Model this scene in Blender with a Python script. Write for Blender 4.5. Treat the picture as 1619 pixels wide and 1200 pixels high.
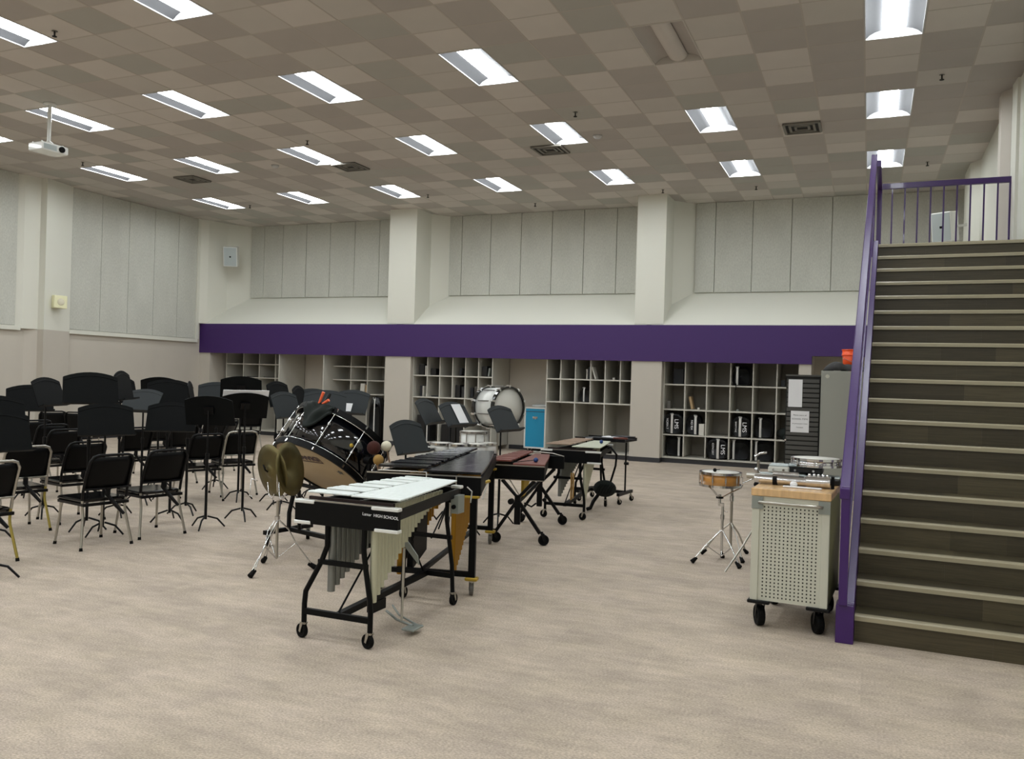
import bpy, math, random
from mathutils import Vector, Matrix
random.seed(7)
for o in list(bpy.data.objects): bpy.data.objects.remove(o)
SC = bpy.context.scene
C = SC.collection
PI = math.pi
R = math.radians

# ---------------------------------------------------------------- camera, world, exposure
yaw, pit, rol = -0.398835573, -0.00143682572, 0.0293074897
f_ = Vector((math.sin(yaw)*math.cos(pit), math.cos(yaw)*math.cos(pit), math.sin(pit)))
r_ = Vector((math.cos(yaw), -math.sin(yaw), 0)); u_ = r_.cross(f_)
r2 = math.cos(rol)*r_ + math.sin(rol)*u_; u2 = -math.sin(rol)*r_ + math.cos(rol)*u_
cd = bpy.data.cameras.new('camera'); cam = bpy.data.objects.new('camera', cd); C.objects.link(cam)
M4 = Matrix((( r2.x, u2.x, -f_.x, 0), (r2.y, u2.y, -f_.y, 0), (r2.z, u2.z, -f_.z, 1.69), (0, 0, 0, 1)))
cam.matrix_world = M4
cd.sensor_width = 36; cd.lens = 36*1342.13/1619; cd.clip_end = 100; cd.clip_start = .05
SC.camera = cam
W = bpy.data.worlds.new('world'); SC.world = W; W.use_nodes = True
W.node_tree.nodes['Background'].inputs[0].default_value = (.5, .5, .5, 1)
W.node_tree.nodes['Background'].inputs[1].default_value = 0.02
SC.view_settings.view_transform = 'Standard'; SC.view_settings.look = 'None'
SC.view_settings.gamma = 1; SC.view_settings.use_curve_mapping = False
SC.view_settings.exposure = 0.50
LAMP = 25.0

# ---------------------------------------------------------------- materials
def lin(h):
    if isinstance(h, str):
        h = h.lstrip('#'); v = [int(h[i:i+2], 16)/255 for i in (0, 2, 4)]
    else: v = [x/255 for x in h]
    return [x/12.92 if x <= .04045 else ((x+.055)/1.055)**2.4 for x in v]
MT = {}
def mat(name, col, rough=.6, metal=0., bump=0., bscale=200., var=0., vscale=6., stretch=(1, 1, 1), spec=.5, coat=0., emit=0., aniso=0., var2=0., vscale2=60.):
    m = bpy.data.materials.new(name); m.use_nodes = True; nt = m.node_tree; b = nt.nodes['Principled BSDF']
    c = lin(col) + [1]
    b.inputs['Base Color'].default_value = c; b.inputs['Roughness'].default_value = rough; b.inputs['Metallic'].default_value = metal
    b.inputs['Specular IOR Level'].default_value = spec; b.inputs['Coat Weight'].default_value = coat
    if emit: b.inputs['Emission Color'].default_value = c; b.inputs['Emission Strength'].default_value = emit
    if var or bump:
        tc = nt.nodes.new('ShaderNodeTexCoord'); mp = nt.nodes.new('ShaderNodeMapping'); mp.inputs['Scale'].default_value = stretch
        nt.links.new(tc.outputs['Object'], mp.inputs['Vector'])
    if var:
        n = nt.nodes.new('ShaderNodeTexNoise'); n.inputs['Scale'].default_value = vscale; n.inputs['Detail'].default_value = 5
        nt.links.new(mp.outputs[0], n.inputs['Vector'])
        cr = nt.nodes.new('ShaderNodeValToRGB'); cr.color_ramp.elements[0].position = .3; cr.color_ramp.elements[1].position = .7
        cr.color_ramp.elements[0].color = [x*(1-var) for x in c[:3]]+[1]; cr.color_ramp.elements[1].color = [min(1, x*(1+var)) for x in c[:3]]+[1]
        nt.links.new(n.outputs['Fac'], cr.inputs[0]); last = cr.outputs[0]
        if var2:
            n2 = nt.nodes.new('ShaderNodeTexNoise'); n2.inputs['Scale'].default_value = vscale2; n2.inputs['Detail'].default_value = 3
            nt.links.new(mp.outputs[0], n2.inputs['Vector'])
            mr = nt.nodes.new('ShaderNodeMapRange'); mr.inputs[1].default_value = .3; mr.inputs[2].default_value = .7
            mr.inputs[3].default_value = 1-var2; mr.inputs[4].default_value = 1+var2; nt.links.new(n2.outputs['Fac'], mr.inputs[0])
            mx = nt.nodes.new('ShaderNodeVectorMath'); mx.operation = 'SCALE'
            nt.links.new(last, mx.inputs[0]); nt.links.new(mr.outputs[0], mx.inputs['Scale']); last = mx.outputs[0]
        nt.links.new(last, b.inputs['Base Color'])
    if bump:
        n = nt.nodes.new('ShaderNodeTexNoise'); n.inputs['Scale'].default_value = bscale; n.inputs['Detail'].default_value = 3
        nt.links.new(mp.outputs[0], n.inputs['Vector'])
        bp = nt.nodes.new('ShaderNodeBump'); bp.inputs['Strength'].default_value = bump; bp.inputs['Distance'].default_value = .004
        nt.links.new(n.outputs['Fac'], bp.inputs['Height']); nt.links.new(bp.outputs[0], b.inputs['Normal'])
    MT[name] = m; return m
def emis(name, col, s):
    m = bpy.data.materials.new(name); m.use_nodes = True; nt = m.node_tree; nt.nodes.clear()
    e = nt.nodes.new('ShaderNodeEmission'); e.inputs[0].default_value = lin(col)+[1]; e.inputs[1].default_value = s
    o = nt.nodes.new('ShaderNodeOutputMaterial'); nt.links.new(e.outputs[0], o.inputs[0]); MT[name] = m; return m
mat('wall_white', '#d6d5ca', .75, bump=.05, bscale=60)
mat('wall_beige', '#bdb6ab', .7, var=.02, vscale=2)
mat('panel_fibre', '#bfbfb6', .95, bump=.6, bscale=90, var=.05, vscale=3, stretch=(1, 1, .35), var2=.10, vscale2=55)
mat('purple_wall', '#39195c', .55)
mat('purple_gloss', '#38145e', .3, coat=.15, bump=.12, bscale=25)
mat('baseboard', '#2f2f33', .5)
mat('shelf_white', '#bdbab0', .55)
mat('shelf_back', '#a19c92', .7)
mat('ceil_light', '#c9c2ba', .9, bump=.3, bscale=150, var=.03, vscale=1.5)
mat('ceil_mid', '#c0bab2', .9, bump=.3, bscale=150, var=.03, vscale=1.5)
mat('ceil_dark', '#b0a9a2', .9, bump=.3, bscale=150, var=.03, vscale=1.5)
mat('ceil_green', '#adaaa2', .9, bump=.3, bscale=150, var=.03, vscale=1.5)
mat('grid_metal', '#b5ada3', .9)
mat('fixture_white', '#b9b9b9', .45); mat('reflector_grey', '#4e4e50', .75, spec=.15)
emis('lens_on', (247, 253, 255), LAMP)
mat('lens_off', '#c9c5bb', .5)
mat('vinyl', '#453e2c', .42, var=.25, vscale=7, stretch=(.5, 8, 14), bump=.1, bscale=40, var2=.1, vscale2=40)
mat('vinyl2', '#3e3727', .42, var=.25, vscale=7, stretch=(.5, 8, 14), bump=.1, bscale=40, var2=.1, vscale2=40)
mat('vinyl3', '#504834', .42, var=.22, vscale=7, stretch=(.5, 8, 14), bump=.1, bscale=40, var2=.1, vscale2=40)
mat('nosing', '#a09880', .35)
mat('chrome', '#d9d9da', .16, 1.)
mat('chrome_dull', '#b5b2aa', .32, 1.)
mat('brassy', '#b6a65a', .35, .8)
mat('black_plastic', '#050506', .5, spec=.15, bump=.15, bscale=300)
mat('black_gloss', '#08090b', .12, coat=.4)
mat('seat_black', '#050506', .12)
mat('black_metal', '#070709', .42, 0, spec=.22)
mat('desk_black', '#0a0c0d', .6, spec=.12)
mat('desk_grey', '#2b2f31', .6, spec=.2)
mat('rubber', '#070707', .7, spec=.15)
mat('wheel_grey', '#5a5752', .5)
mat('paper', '#e8e8ea', .8)
mat('ink', '#33363a', .8)
mat('bar_silver', '#dfe6e4', .4, .15, coat=.1)
mat('bar_black', '#0d0f14', .17, spec=.55, var=.3, vscale=5)
mat('bar_rose', '#6e3a30', .45, var=.12, vscale=8)
mat('bar_pale', '#b9bda9', .45, .1)
mat('bar_tan', '#8d7560', .5, var=.1, vscale=8)
mat('pipe_silver', '#b9b9a2', .35, .35)
mat('pipe_grey', '#7d7f7c', .35, .5)
mat('pipe_gold', '#9a7018', .35, .6)
mat('gold_trim', '#b89b3c', .35, .6)
mat('frame_black', '#040506', .45, spec=.15, bump=.1, bscale=60)
mat('steel_grey', '#8e948f', .4, .4)
mat('cymbal', '#6b6240', .42, .85, var=.1, vscale=9)
mat('drum_black', '#07080c', .1, coat=.6)
mat('head_tan', '#bba684', .6, var=.05, vscale=2)
mat('head_white', '#d9d7cf', .5)
mat('drum_white', '#d9dad6', .25, coat=.3)
mat('logo_red', '#3a0f1c', .5)
mat('cloth_green', '#0c1512', .9)
mat('orange', '#e8683c', .5)
mat('felt_brown', '#3a150d', .95); mat('felt_dark', '#221411', .95); mat('felt_white', '#d6d0ba', .95); mat('felt_tan', '#9b7a43', .95)
mat('wood_shell', '#c98f45', .35, var=.12, vscale=10, coat=.3)
mat('butcher', '#d2ad7e', .25, var=.12, vscale=5, stretch=(8, .6, 1), coat=.3)
mat('cart_grey', '#c4c4b6', .5, .1)
mat('cart_dark', '#7b7a58', .5)
mat('hole', '#2c2c28', .9)
mat('cab_grey', '#9a9b92', .5, .1)
mat('tambour', '#4b4a46', .6)
mat('cloth_grey', '#3a3a3b', .8, var=.3, vscale=8)
mat('bucket', '#f4561c', .4)
mat('teal', '#0b8bb4', .5)
mat('case_black', '#0b0c0f', .35)
mat('case_silver', '#e2e2e0', .35, .5)
mat('blue_ball', '#173a75', .5)
mat('ivory', '#e4e1bb', .5)
mat('speaker_white', '#cfd3d3', .6)
mat('grille', '#a9b1b1', .7)
mat('vent', '#77736a', .6); mat('vent_dark', '#1d1c1a', .8)
mat('tan_box', '#a98e6a', .7); mat('book_white', '#c9c6bd', .7); mat('book_dark', '#1a1c22', .6)

# carpet
def carpet():
    m = bpy.data.materials.new('carpet'); m.use_nodes = True; nt = m.node_tree; b = nt.nodes['Principled BSDF']; N = nt.nodes.new; L = nt.links.new
    tc = N('ShaderNodeTexCoord')
    def noise(sc, det, stretch, lo, hi, seed=0):
        mp = N('ShaderNodeMapping'); mp.inputs['Scale'].default_value = stretch; mp.inputs['Location'].default_value = (seed, seed*2, 0); L(tc.outputs['Object'], mp.inputs[0])
        n = N('ShaderNodeTexNoise'); n.inputs['Scale'].default_value = sc; n.inputs['Detail'].default_value = det; L(mp.outputs[0], n.inputs[0])
        mr = N('ShaderNodeMapRange'); mr.inputs[1].default_value = .32; mr.inputs[2].default_value = .68; mr.inputs[3].default_value = lo; mr.inputs[4].default_value = hi
        L(n.outputs[0], mr.inputs[0]); return mr.outputs[0], n
    a, _ = noise(1.6, 6, (1, 2.2, 1), .88, 1.10)
    d, _ = noise(5.5, 6, (1, 2.6, 1), .90, 1.08, 3)
    e, ne = noise(75, 4, (1, 1.5, 1), .74, 1.22, 9)
    w, _ = noise(260, 2, (3, 1, 1), .86, 1.12, 5)
    # 0.6 m tiles with slightly different shade
    mp = N('ShaderNodeMapping'); mp.inputs['Scale'].default_value = (1/.61, 1/.61, 1); L(tc.outputs['Object'], mp.inputs[0])
    fl = N('ShaderNodeVectorMath'); fl.operation = 'FLOOR'; L(mp.outputs[0], fl.inputs[0])
    wn = N('ShaderNodeTexWhiteNoise'); L(fl.outputs[0], wn.inputs[0])
    mr = N('ShaderNodeMapRange'); mr.inputs[3].default_value = .955; mr.inputs[4].default_value = 1.045; L(wn.outputs['Value'], mr.inputs[0])
    cur = None
    for s in (a, d, e, w, mr.outputs[0]):
        if cur is None: cur = s; continue
        mm = N('ShaderNodeMath'); mm.operation = 'MULTIPLY'; L(cur, mm.inputs[0]); L(s, mm.inputs[1]); cur = mm.outputs[0]
    tn, _ = noise(3.2, 4, (1, 1, 1), 0, 1, 13)
    mx = N('ShaderNodeMix'); mx.data_type = 'RGBA'; L(tn, mx.inputs[0])
    mx.inputs[6].default_value = lin('#b3a597')+[1]; mx.inputs[7].default_value = lin('#b7a998')+[1]
    sc = N('ShaderNodeVectorMath'); sc.operation = 'SCALE'; L(mx.outputs[2], sc.inputs[0]); L(cur, sc.inputs['Scale'])
    L(sc.outputs[0], b.inputs['Base Color']); b.inputs['Roughness'].default_value = .8; b.inputs['Specular IOR Level'].default_value = .25
    bp = N('ShaderNodeBump'); bp.inputs['Strength'].default_value = .35; bp.inputs['Distance'].default_value = .003; L(ne.outputs[0], bp.inputs['Height']); L(bp.outputs[0], b.inputs['Normal'])
    MT['carpet'] = m
carpet()

# ---------------------------------------------------------------- mesh helpers
class MB:
    def __init__(s): s.v = []; s.f = []; s.sm = []
    def add(s, vs, fs, smooth=False, M=None):
        o = len(s.v)
        for p in vs: s.v.append(tuple(M @ Vector(p)) if M is not None else tuple(p))
        for f in fs: s.f.append([i+o for i in f]); s.sm.append(smooth)
        return s
    def box(s, x0, x1, y0, y1, z0, z1, M=None):
        vs = [(x0, y0, z0), (x1, y0, z0), (x1, y1, z0), (x0, y1, z0), (x0, y0, z1), (x1, y0, z1), (x1, y1, z1), (x0, y1, z1)]
        return s.add(vs, [(0, 3, 2, 1), (4, 5, 6, 7), (0, 1, 5, 4), (1, 2, 6, 5), (2, 3, 7, 6), (3, 0, 4, 7)], False, M)
    def rbox(s, x0, x1, y0, y1, z0, z1, c=.01, M=None):  # box with chamfered vertical and top edges
        def ring(x0, x1, y0, y1, z): return [(x0+c, y0, z), (x1-c, y0, z), (x1, y0+c, z), (x1, y1-c, z), (x1-c, y1, z), (x0+c, y1, z), (x0, y1-c, z), (x0, y0+c, z)]
        vs = ring(x0+c, x1-c, y0+c, y1-c, z0)+ring(x0, x1, y0, y1, z0+c)+ring(x0, x1, y0, y1, z1-c)+ring(x0+c, x1-c, y0+c, y1-c, z1)
        fs = [tuple(range(7, -1, -1)), tuple(range(24, 32))]
        for k in range(3):
            for i in range(8): fs.append((k*8+i, k*8+(i+1) % 8, k*8+8+(i+1) % 8, k*8+8+i))
        return s.add(vs, fs, False, M)
    def cyl(s, a, b, r, rb=None, n=12, M=None, caps=True):
        return s.tube([a, b], [r, r if rb is None else rb], n, M, caps)
    def tube(s, pts, r, n=8, M=None, caps=True):
        pts = [Vector(p) for p in pts]; k = len(pts)
        if not isinstance(r, (list, tuple)): r = [r]*k
        vs = []; fs = []; T0 = None; X = None
        for i, p in enumerate(pts):
            if i == 0: t = (pts[1]-p)
            elif i == k-1: t = (p-pts[i-1])
            else: t = (pts[i+1]-p).normalized()+(p-pts[i-1]).normalized()
            t.normalize()
            if X is None:
                X = t.orthogonal().normalized()
                if abs(t.z) > .9: X = (Vector((1, 0, 0))-t*t.x).normalized()
            else: X = (X-t*X.dot(t)).normalized()
            Y = t.cross(X)
            for j in range(n):
                a = 2*PI*j/n; vs.append(p+(X*math.cos(a)+Y*math.sin(a))*r[i])
        for i in range(k-1):
            for j in range(n): fs.append((i*n+j, i*n+(j+1) % n, (i+1)*n+(j+1) % n, (i+1)*n+j))
        s.add(vs, fs, True, M)
        if caps:
            s.add(vs[:n], [tuple(range(n-1, -1, -1))], False, M); s.add(vs[-n:], [tuple(range(n))], False, M)
        return s
    def lathe(s, prof, n=24, M=None, smooth=True, ring=False):  # profile (r,z) around local z
        vs = []; fs = []
        if ring: prof = list(prof)+[prof[0]]
        for (r, z) in prof:
            for j in range(n): a = 2*PI*j/n; vs.append((r*math.cos(a), r*math.sin(a), z))
        for i in range(len(prof)-1):
            for j in range(n): fs.append((i*n+j, i*n+(j+1) % n, (i+1)*n+(j+1) % n, (i+1)*n+j))
        if not ring and prof[0][0] > 1e-6: fs.append(tuple(range(n-1, -1, -1)))
        if not ring and prof[-1][0] > 1e-6: fs.append(tuple((len(prof)-1)*n+j for j in range(n)))
        return s.add(vs, fs, smooth, M)
    def torus(s, Rr, r, n=28, k=8, M=None):
        vs = []; fs = []
        for i in range(n):
            a = 2*PI*i/n
            for j in range(k): b = 2*PI*j/k; vs.append(((Rr+r*math.cos(b))*math.cos(a), (Rr+r*math.cos(b))*math.sin(a), r*math.sin(b)))
        for i in range(n):
            for j in range(k): fs.append((i*k+j, ((i+1) % n)*k+j, ((i+1) % n)*k+(j+1) % k, i*k+(j+1) % k))
        return s.add(vs, fs, True, M)
    def sph(s, c, r, n=14, sc=(1, 1, 1), M=None):
        m = n//2; vs = []; fs = []
        for i in range(m+1):
            t = PI*i/m
            for j in range(n): a = 2*PI*j/n; vs.append((c[0]+r*sc[0]*math.sin(t)*math.cos(a), c[1]+r*sc[1]*math.sin(t)*math.sin(a), c[2]-r*sc[2]*math.cos(t)))
        for i in range(m):
            for j in range(n): fs.append((i*n+j, i*n+(j+1) % n, (i+1)*n+(j+1) % n, (i+1)*n+j))
        return s.add(vs, fs, True, M)
    def prism(s, pts, z0, z1, M=None, smooth=False):
        n = len(pts); vs = [(x, y, z0) for x, y in pts]+[(x, y, z1) for x, y in pts]
        fs = [tuple(range(n-1, -1, -1)), tuple(range(n, 2*n))]+[(i, (i+1) % n, n+(i+1) % n, n+i) for i in range(n)]
        return s.add(vs, fs, smooth, M)
    def mesh(s, name, m):
        me = bpy.data.meshes.new(name); me.from_pydata(s.v, [], s.f)
        me.polygons.foreach_set('use_smooth', s.sm)
        me.materials.append(MT[m]); me.update(); return me
    def build(s, name, m, parent=None, bevel=0, **kw):
        o = bpy.data.objects.new(name, s.mesh(name, m)); C.objects.link(o)
        if parent is not None: o.parent = parent
        if bevel:
            b = o.modifiers.new('bevel', 'BEVEL'); b.width = bevel; b.segments = 2; b.limit_method = 'ANGLE'
        for k, v in kw.items(): o[k] = v
        return o
def link(name, me, parent=None, loc=None, rz=0):
    o = bpy.data.objects.new(name, me); C.objects.link(o)
    if parent is not None: o.parent = parent
    if loc is not None: o.location = loc
    o.rotation_euler.z = rz
    return o
def thing(name, label, cat, loc=(0, 0, 0), rz=0, group=None):
    o = bpy.data.objects.new(name, None); C.objects.link(o); o.location = loc; o.rotation_euler = (0, 0, rz); o.empty_display_size = .1
    o['label'] = label; o['category'] = cat
    if group: o['group'] = group
    return o
def tag(o, label, cat, group=None):
    o['label'] = label; o['category'] = cat
    if group: o['group'] = group
    return o
def struct(o, label=None, cat=None):
    o['kind'] = 'structure'
    if label: o['label'] = label
    if cat: o['category'] = cat
    return o
def copy_tree(o, parent=None):
    c = o.copy(); C.objects.link(c); c.parent = parent
    for ch in list(o.children): copy_tree(ch, c)
    return c
def frame(o, z, x=None):   # matrix with local z along given direction
    z = Vector(z).normalized()
    x = Vector(x) if x is not None else z.orthogonal()
    x = (x-z*x.dot(z)).normalized(); y = z.cross(x)
    return Matrix(((x.x, y.x, z.x, o[0]), (x.y, y.y, z.y, o[1]), (x.z, y.z, z.z, o[2]), (0, 0, 0, 1)))
def text(name, s, size, m, parent, M, thick=.0006, align='CENTER', bold=0):
    cu = bpy.data.curves.new(name, 'FONT'); cu.body = s; cu.size = size; cu.align_x = align; cu.align_y = 'CENTER'; cu.extrude = thick; cu.offset = bold
    t = bpy.data.objects.new(name+'_tmp', cu); C.objects.link(t)
    bpy.context.view_layer.update()
    me = bpy.data.meshes.new_from_object(t.evaluated_get(bpy.context.evaluated_depsgraph_get()))
    bpy.data.objects.remove(t); bpy.data.curves.remove(cu)
    me.transform(M); me.materials.clear(); me.materials.append(MT[m])
    o = bpy.data.objects.new(name, me); C.objects.link(o); o.parent = parent
    return o

# ================================================================ ROOM
XL, XR, YN, YB, ZC = -16.53, 1.65, -10.2, 18.85, 5.67
YF = 17.70                                   # front plane of the storage wall
fl = MB().box(XL-.3, XR+.3, YN-.2, YB+.3, -.1, 0).build('floor', 'carpet'); struct(fl, 'greige mottled carpet floor of the whole room', 'floor')

# ---- ceiling with tiles
ce = MB().box(XL-.3, XR+.3, YN-.2, YB+.3, ZC+.16, ZC+.3).build('ceiling', 'ceil_dark'); struct(ce, 'suspended ceiling of square grey acoustic tiles', 'ceiling')
TS = .609; GX0 = .14-.3045; GY0 = 9.86-.61
fx = [(.14-2.4355*k) for k in range(7)]; fy = [9.865+3.058*k for k in range(-6, 3)]  # two rearmost rows are unseen, added to brighten the near floor
fixset = set(); fixtures = []
for j, y in enumerate(fy):
    for i, x in enumerate(fx):
        fixtures.append((i, j, x, y))
tile_m = {k: MB().box(-TS/2+.002, TS/2-.002, -TS/2+.002, TS/2-.002, 0, .02).mesh('ceiling_tile', k) for k in ('ceil_light', 'ceil_mid', 'ceil_dark', 'ceil_green')}
vents = [(-5.20, 13.75), (-1.06, 13.68), (-13.19, 13.75), (-9.30, 13.78)]
cells = []
ix0 = int((XL-GX0)/.6089)-1
for ix in range(ix0, 4):
    for iy in range(-33, 17):
        x = GX0+.3045+ix*.6089; y = GY0+.3058+iy*.6116
        if x < XL-.1 or x > XR+.25 or y < YN or y > YB+.2: continue
        if any(abs(x-a) < .1 and abs(abs(y-b)-.305) < .1 for _, _, a, b in fixtures): continue
        if any(abs(x-a) < .31 and abs(y-b) < .31 for a, b in vents):
            pass
        h = (ix + (iy//2)) % 2
        rr = random.random()
        if rr < .12: h = 1-h
        k = ('ceil_light' if random.random() < .6 else 'ceil_mid') if h else ('ceil_dark' if random.random() < .6 else 'ceil_green')
        d = Vector((x, y-0, 0)); az = math.degrees(math.atan2(x, y)) if y > 0 else 999
        vis = (-56 < az < 11) and y > 4.5
        cells.append((d.length if vis else 1e3+d.length, x, y, k))
cells.sort()
rest = {k: MB() for k in tile_m}
for n, (d, x, y, k) in enumerate(cells):
    if n < 299: link('ceiling_tile', tile_m[k], ce, (x, y, ZC))
    else: rest[k].box(x-TS/2+.004, x+TS/2-.004, y-TS/2+.004, y+TS/2-.004, ZC, ZC+.02)
# the rest of the tiles, one part; four shades as material slots
rb = MB(); slots = []
for si, k in enumerate(rest):
    rb.add(rest[k].v, rest[k].f); slots += [si]*len(rest[k].f)
ro = rb.build('ceiling_tiles', 'ceil_light', ce); ro['kind'] = 'stuff'
ro.data.materials.clear()
for k in rest: ro.data.materials.append(MT[k])
ro.data.polygons.foreach_set('material_index', slots)
gb = MB()
for ix in range(ix0, 5):
    x = GX0+ix*.6089
    if XL < x < XR: gb.box(x-.010, x+.010, YN, YB, ZC-.002, ZC+.003)
for iy in range(-33, 17):
    y = GY0+iy*.6116
    if not (YN < y < YB): continue
    cuts = [XL]
    for a in sorted(fx):
        if any(abs(y-b) < .55 for b in fy): cuts += [a-.305, a+.305]
    cuts.append(XR)
    for a, b in zip(cuts[::2], cuts[1::2]):
        if b > a: gb.box(a, b, y-.010, y+.010, ZC-.0015, ZC+.0035)
# grid bars stop at the light fixtures only visually: they are thin strips between the tiles
gbo = gb.build('ceiling_grid', 'grid_metal', ce); gbo['kind'] = 'stuff'

# ---- ceiling lights
NR = ['added unseen last row behind the camera', 'added unseen fifth row behind the camera', 'fourth row behind the camera', 'third row behind the camera', 'row over the camera', 'nearest row in view', 'second row in view', 'third row in view', 'row nearest the storage wall', '']
NO = ['first from the stairs', 'second from the stairs', 'third from the stairs', 'fourth from the stairs', 'fifth from the stairs', 'sixth from the stairs', 'seventh from the stairs']
fr = MB()
for a in ((-.305, .305, -.61, -.595), (-.305, .305, .595, .61), (-.305, -.29, -.595, .595), (.29, .305, -.595, .595)): fr.box(*a, -.006, .02)
for a in ((-.305, .305, -.61, -.600), (-.305, .305, .600, .61)): fr.box(*a, .02, .12)
frm = fr.mesh('frame', 'fixture_white')
rf = MB()
prof = [(-.292, .004), (-.25, .045), (-.19, .075), (-.115, .09)]
vs = []; fs = []
for sgn in (1, -1):
    o = len(vs)
    for x, z in prof: vs += [(sgn*x, -.596, z), (sgn*x, .596, z)]
    for i in range(3):
        q = (o+2*i, o+2*i+2, o+2*i+3, o+2*i+1); fs.append(q if sgn == 1 else q[::-1])
rf.add(vs, fs, True); rf.box(-.3, .3, -.6, .6, .12, .13)
rfm = rf.mesh('reflector', 'reflector_grey')
ln = MB(); vs = []; fs = []
for i in range(9):
    a = PI*i/8; x = -.115*math.cos(a); z = .080-.068*math.sin(a); vs += [(x, -.592, z), (x, .592, z)]
for i in range(8): fs.append((2*i, 2*i+1, 2*i+3, 2*i+2))
ln.add(vs, fs, True)
ln.add([vs[2*i] for i in range(9)], [tuple(range(9))]); ln.add([vs[2*i+1] for i in range(9)], [tuple(range(8, -1, -1))])
lnm = ln.mesh('lens', 'lens_on'); lno = ln.mesh('lens', 'ceil_light'); rfo = rf.mesh('reflector', 'ceil_dark'); fro = fr.mesh('frame', 'ceil_mid')
for i, j, x, y in fixtures:
    off = (i == 1 and j == 6)
    t = thing('ceiling_light', ('unlit ceiling light, ' if off else 'bright ceiling light, ')+NR[j]+', '+NO[i], 'light', (x, y, ZC-.001), 0, 'ceiling lights')
    link('frame', fro if off else frm, t); link('reflector', rfo if off else rfm, t); link('lens', lno if off else lnm, t)

# ---- back wall upper: bays
wb = MB()
wb.box(XL-.3, XR+.3, YB+.02, YB+.25, 0, ZC+.1)
bays = [(-14.95+.02-.9, -11.0), (-9.72, -5.0), (-3.62, XR)]
WH = MB()
def wallpoly(mb, pts, z0, z1):   # vertical ribbon along plan points
    for a, b in zip(pts[:-1], pts[1:]):
        mb.add([(a[0], a[1], z0), (b[0], b[1], z0), (b[0], b[1], z1), (a[0], a[1], z1)], [(0, 1, 2, 3)])
wo = wb.build('wall_back', 'wall_white'); struct(wo, 'back wall with grey fibre panels between white pillars', 'wall')
def pillar(x0, x1, z0, z1, splL, splR, m, name='pillar', parent=wo):
    pts = []
    if splL: pts += [(x0-splL, YB+.03), (x0, YB-.42)]
    else: pts += [(x0, YB+.03)]
    pts += [(x0, YF), (x1, YF)]
    if splR: pts += [(x1, YB-.42), (x1+splR, YB+.03)]
    else: pts += [(x1, YB+.03)]
    return MB().prism(pts, z0, z1).build(name, m, parent)
ZB0, ZB1 = 2.136, 2.913
pillar(-4.66, -4.035, ZB1, ZC, .36, .40, 'wall_white'); pillar(-10.77, -10.03, ZB1, ZC, .36, .36, 'wall_white')
# left corner pillar
MB().prism([(XL-.1, 17.40), (XL+.02, 17.5), (-16.36, 17.72), (-16.22, 18.28), (-15.86, YB+.03), (XL-.1, YB+.03)], ZB1, ZC).build('pillar', 'wall_white', wo)
# sloping sills above the purple band
def sill(x0, x1):
    MB().add([(x0, YF, ZB1-.05), (x1, YF, ZB1-.05), (x1, YF, ZB1+.008), (x0, YF, ZB1+.008), (x1, YB+.03, 3.70), (x0, YB+.03, 3.70), (x0, YB+.03, ZB1-.05), (x1, YB+.03, ZB1-.05)],
             [(0, 1, 2, 3), (3, 2, 4, 5), (0, 6, 7, 1), (1, 7, 4, 2), (0, 3, 5, 6)]).build('sloping_sill', 'wall_white', wo)
sill(XL, -10.5); sill(-10.3, -4.4); sill(-4.3, XR)
# fibre panels
def backpanels(edges):
    for a, b in zip(edges[:-1], edges[1:]):
        MB().box(a+.006, b-.006, YB-.03, YB+.03, 3.70, ZC-.005).build('wall_panel', 'panel_fibre', wo, bevel=.004)
backpanels([-15.86, -15.43, -14.80, -14.03, -13.27, -12.50, -11.75, -11.05])
backpanels([-9.73, -9.38, -8.60, -7.80, -7.01, -6.22, -5.43, -4.95])
backpanels([-3.63, -3.20, -2.41, -1.61, -.81, -.02, .78, 1.64])
# purple band
BD = MB(); BD.box(XL-.02, -1.065, YF-.03, YF+.16, ZB0, ZB1-.01).box(-1.065, XR, YF-.03, YF+.16, 2.30, ZB1-.01)
bo = BD.build('trim_1', 'purple_wall'); struct(bo, 'deep purple painted band above the storage shelves', 'band')
# soffit above shelves
MB().box(XL, XR, YF+.16, YB, 2.33, 2.40).build('soffit', 'wall_beige', wo)
MB().box(XL, -1.065, YF+.155, YF+.2, ZB0, 2.33).build('soffit', 'wall_beige', wo)
# lower pillars
def lowpil(x0, x1, y0=YF, y1=YB):
    MB().box(x0, x1, y0, y1, .1, 2.33).build('pillar', 'wall_beige', wo)
    MB().box(x0-.008, x1+.008, y0-.01, y1, 0, .1).build('baseboard', 'baseboard', wo)
lowpil(-16.7, -16.2); lowpil(-10.79, -10.09); lowpil(-4.70, -4.045); lowpil(-1.30, -1.07)
# recess back wall
MB().box(XL, XR, YB-.05, YB+.01, 0, 2.33).build('recess_wall', 'wall_beige', wo)
for a, b in ((-13.9, -12.65), (-7.95, -6.70), (-1.0, 1.6)):
    MB().box(a, b, YB-.07, YB-.05, 0, .1).build('baseboard', 'baseboard', wo)

# ---- left wall
wl = MB().box(XL-.3, XL-.02, YN-.2, YB+.2, 0, ZC+.1).build('wall_left', 'wall_beige'); struct(wl, 'left wall with beige base and grey fibre panels above a white ledge', 'wall')
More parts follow.
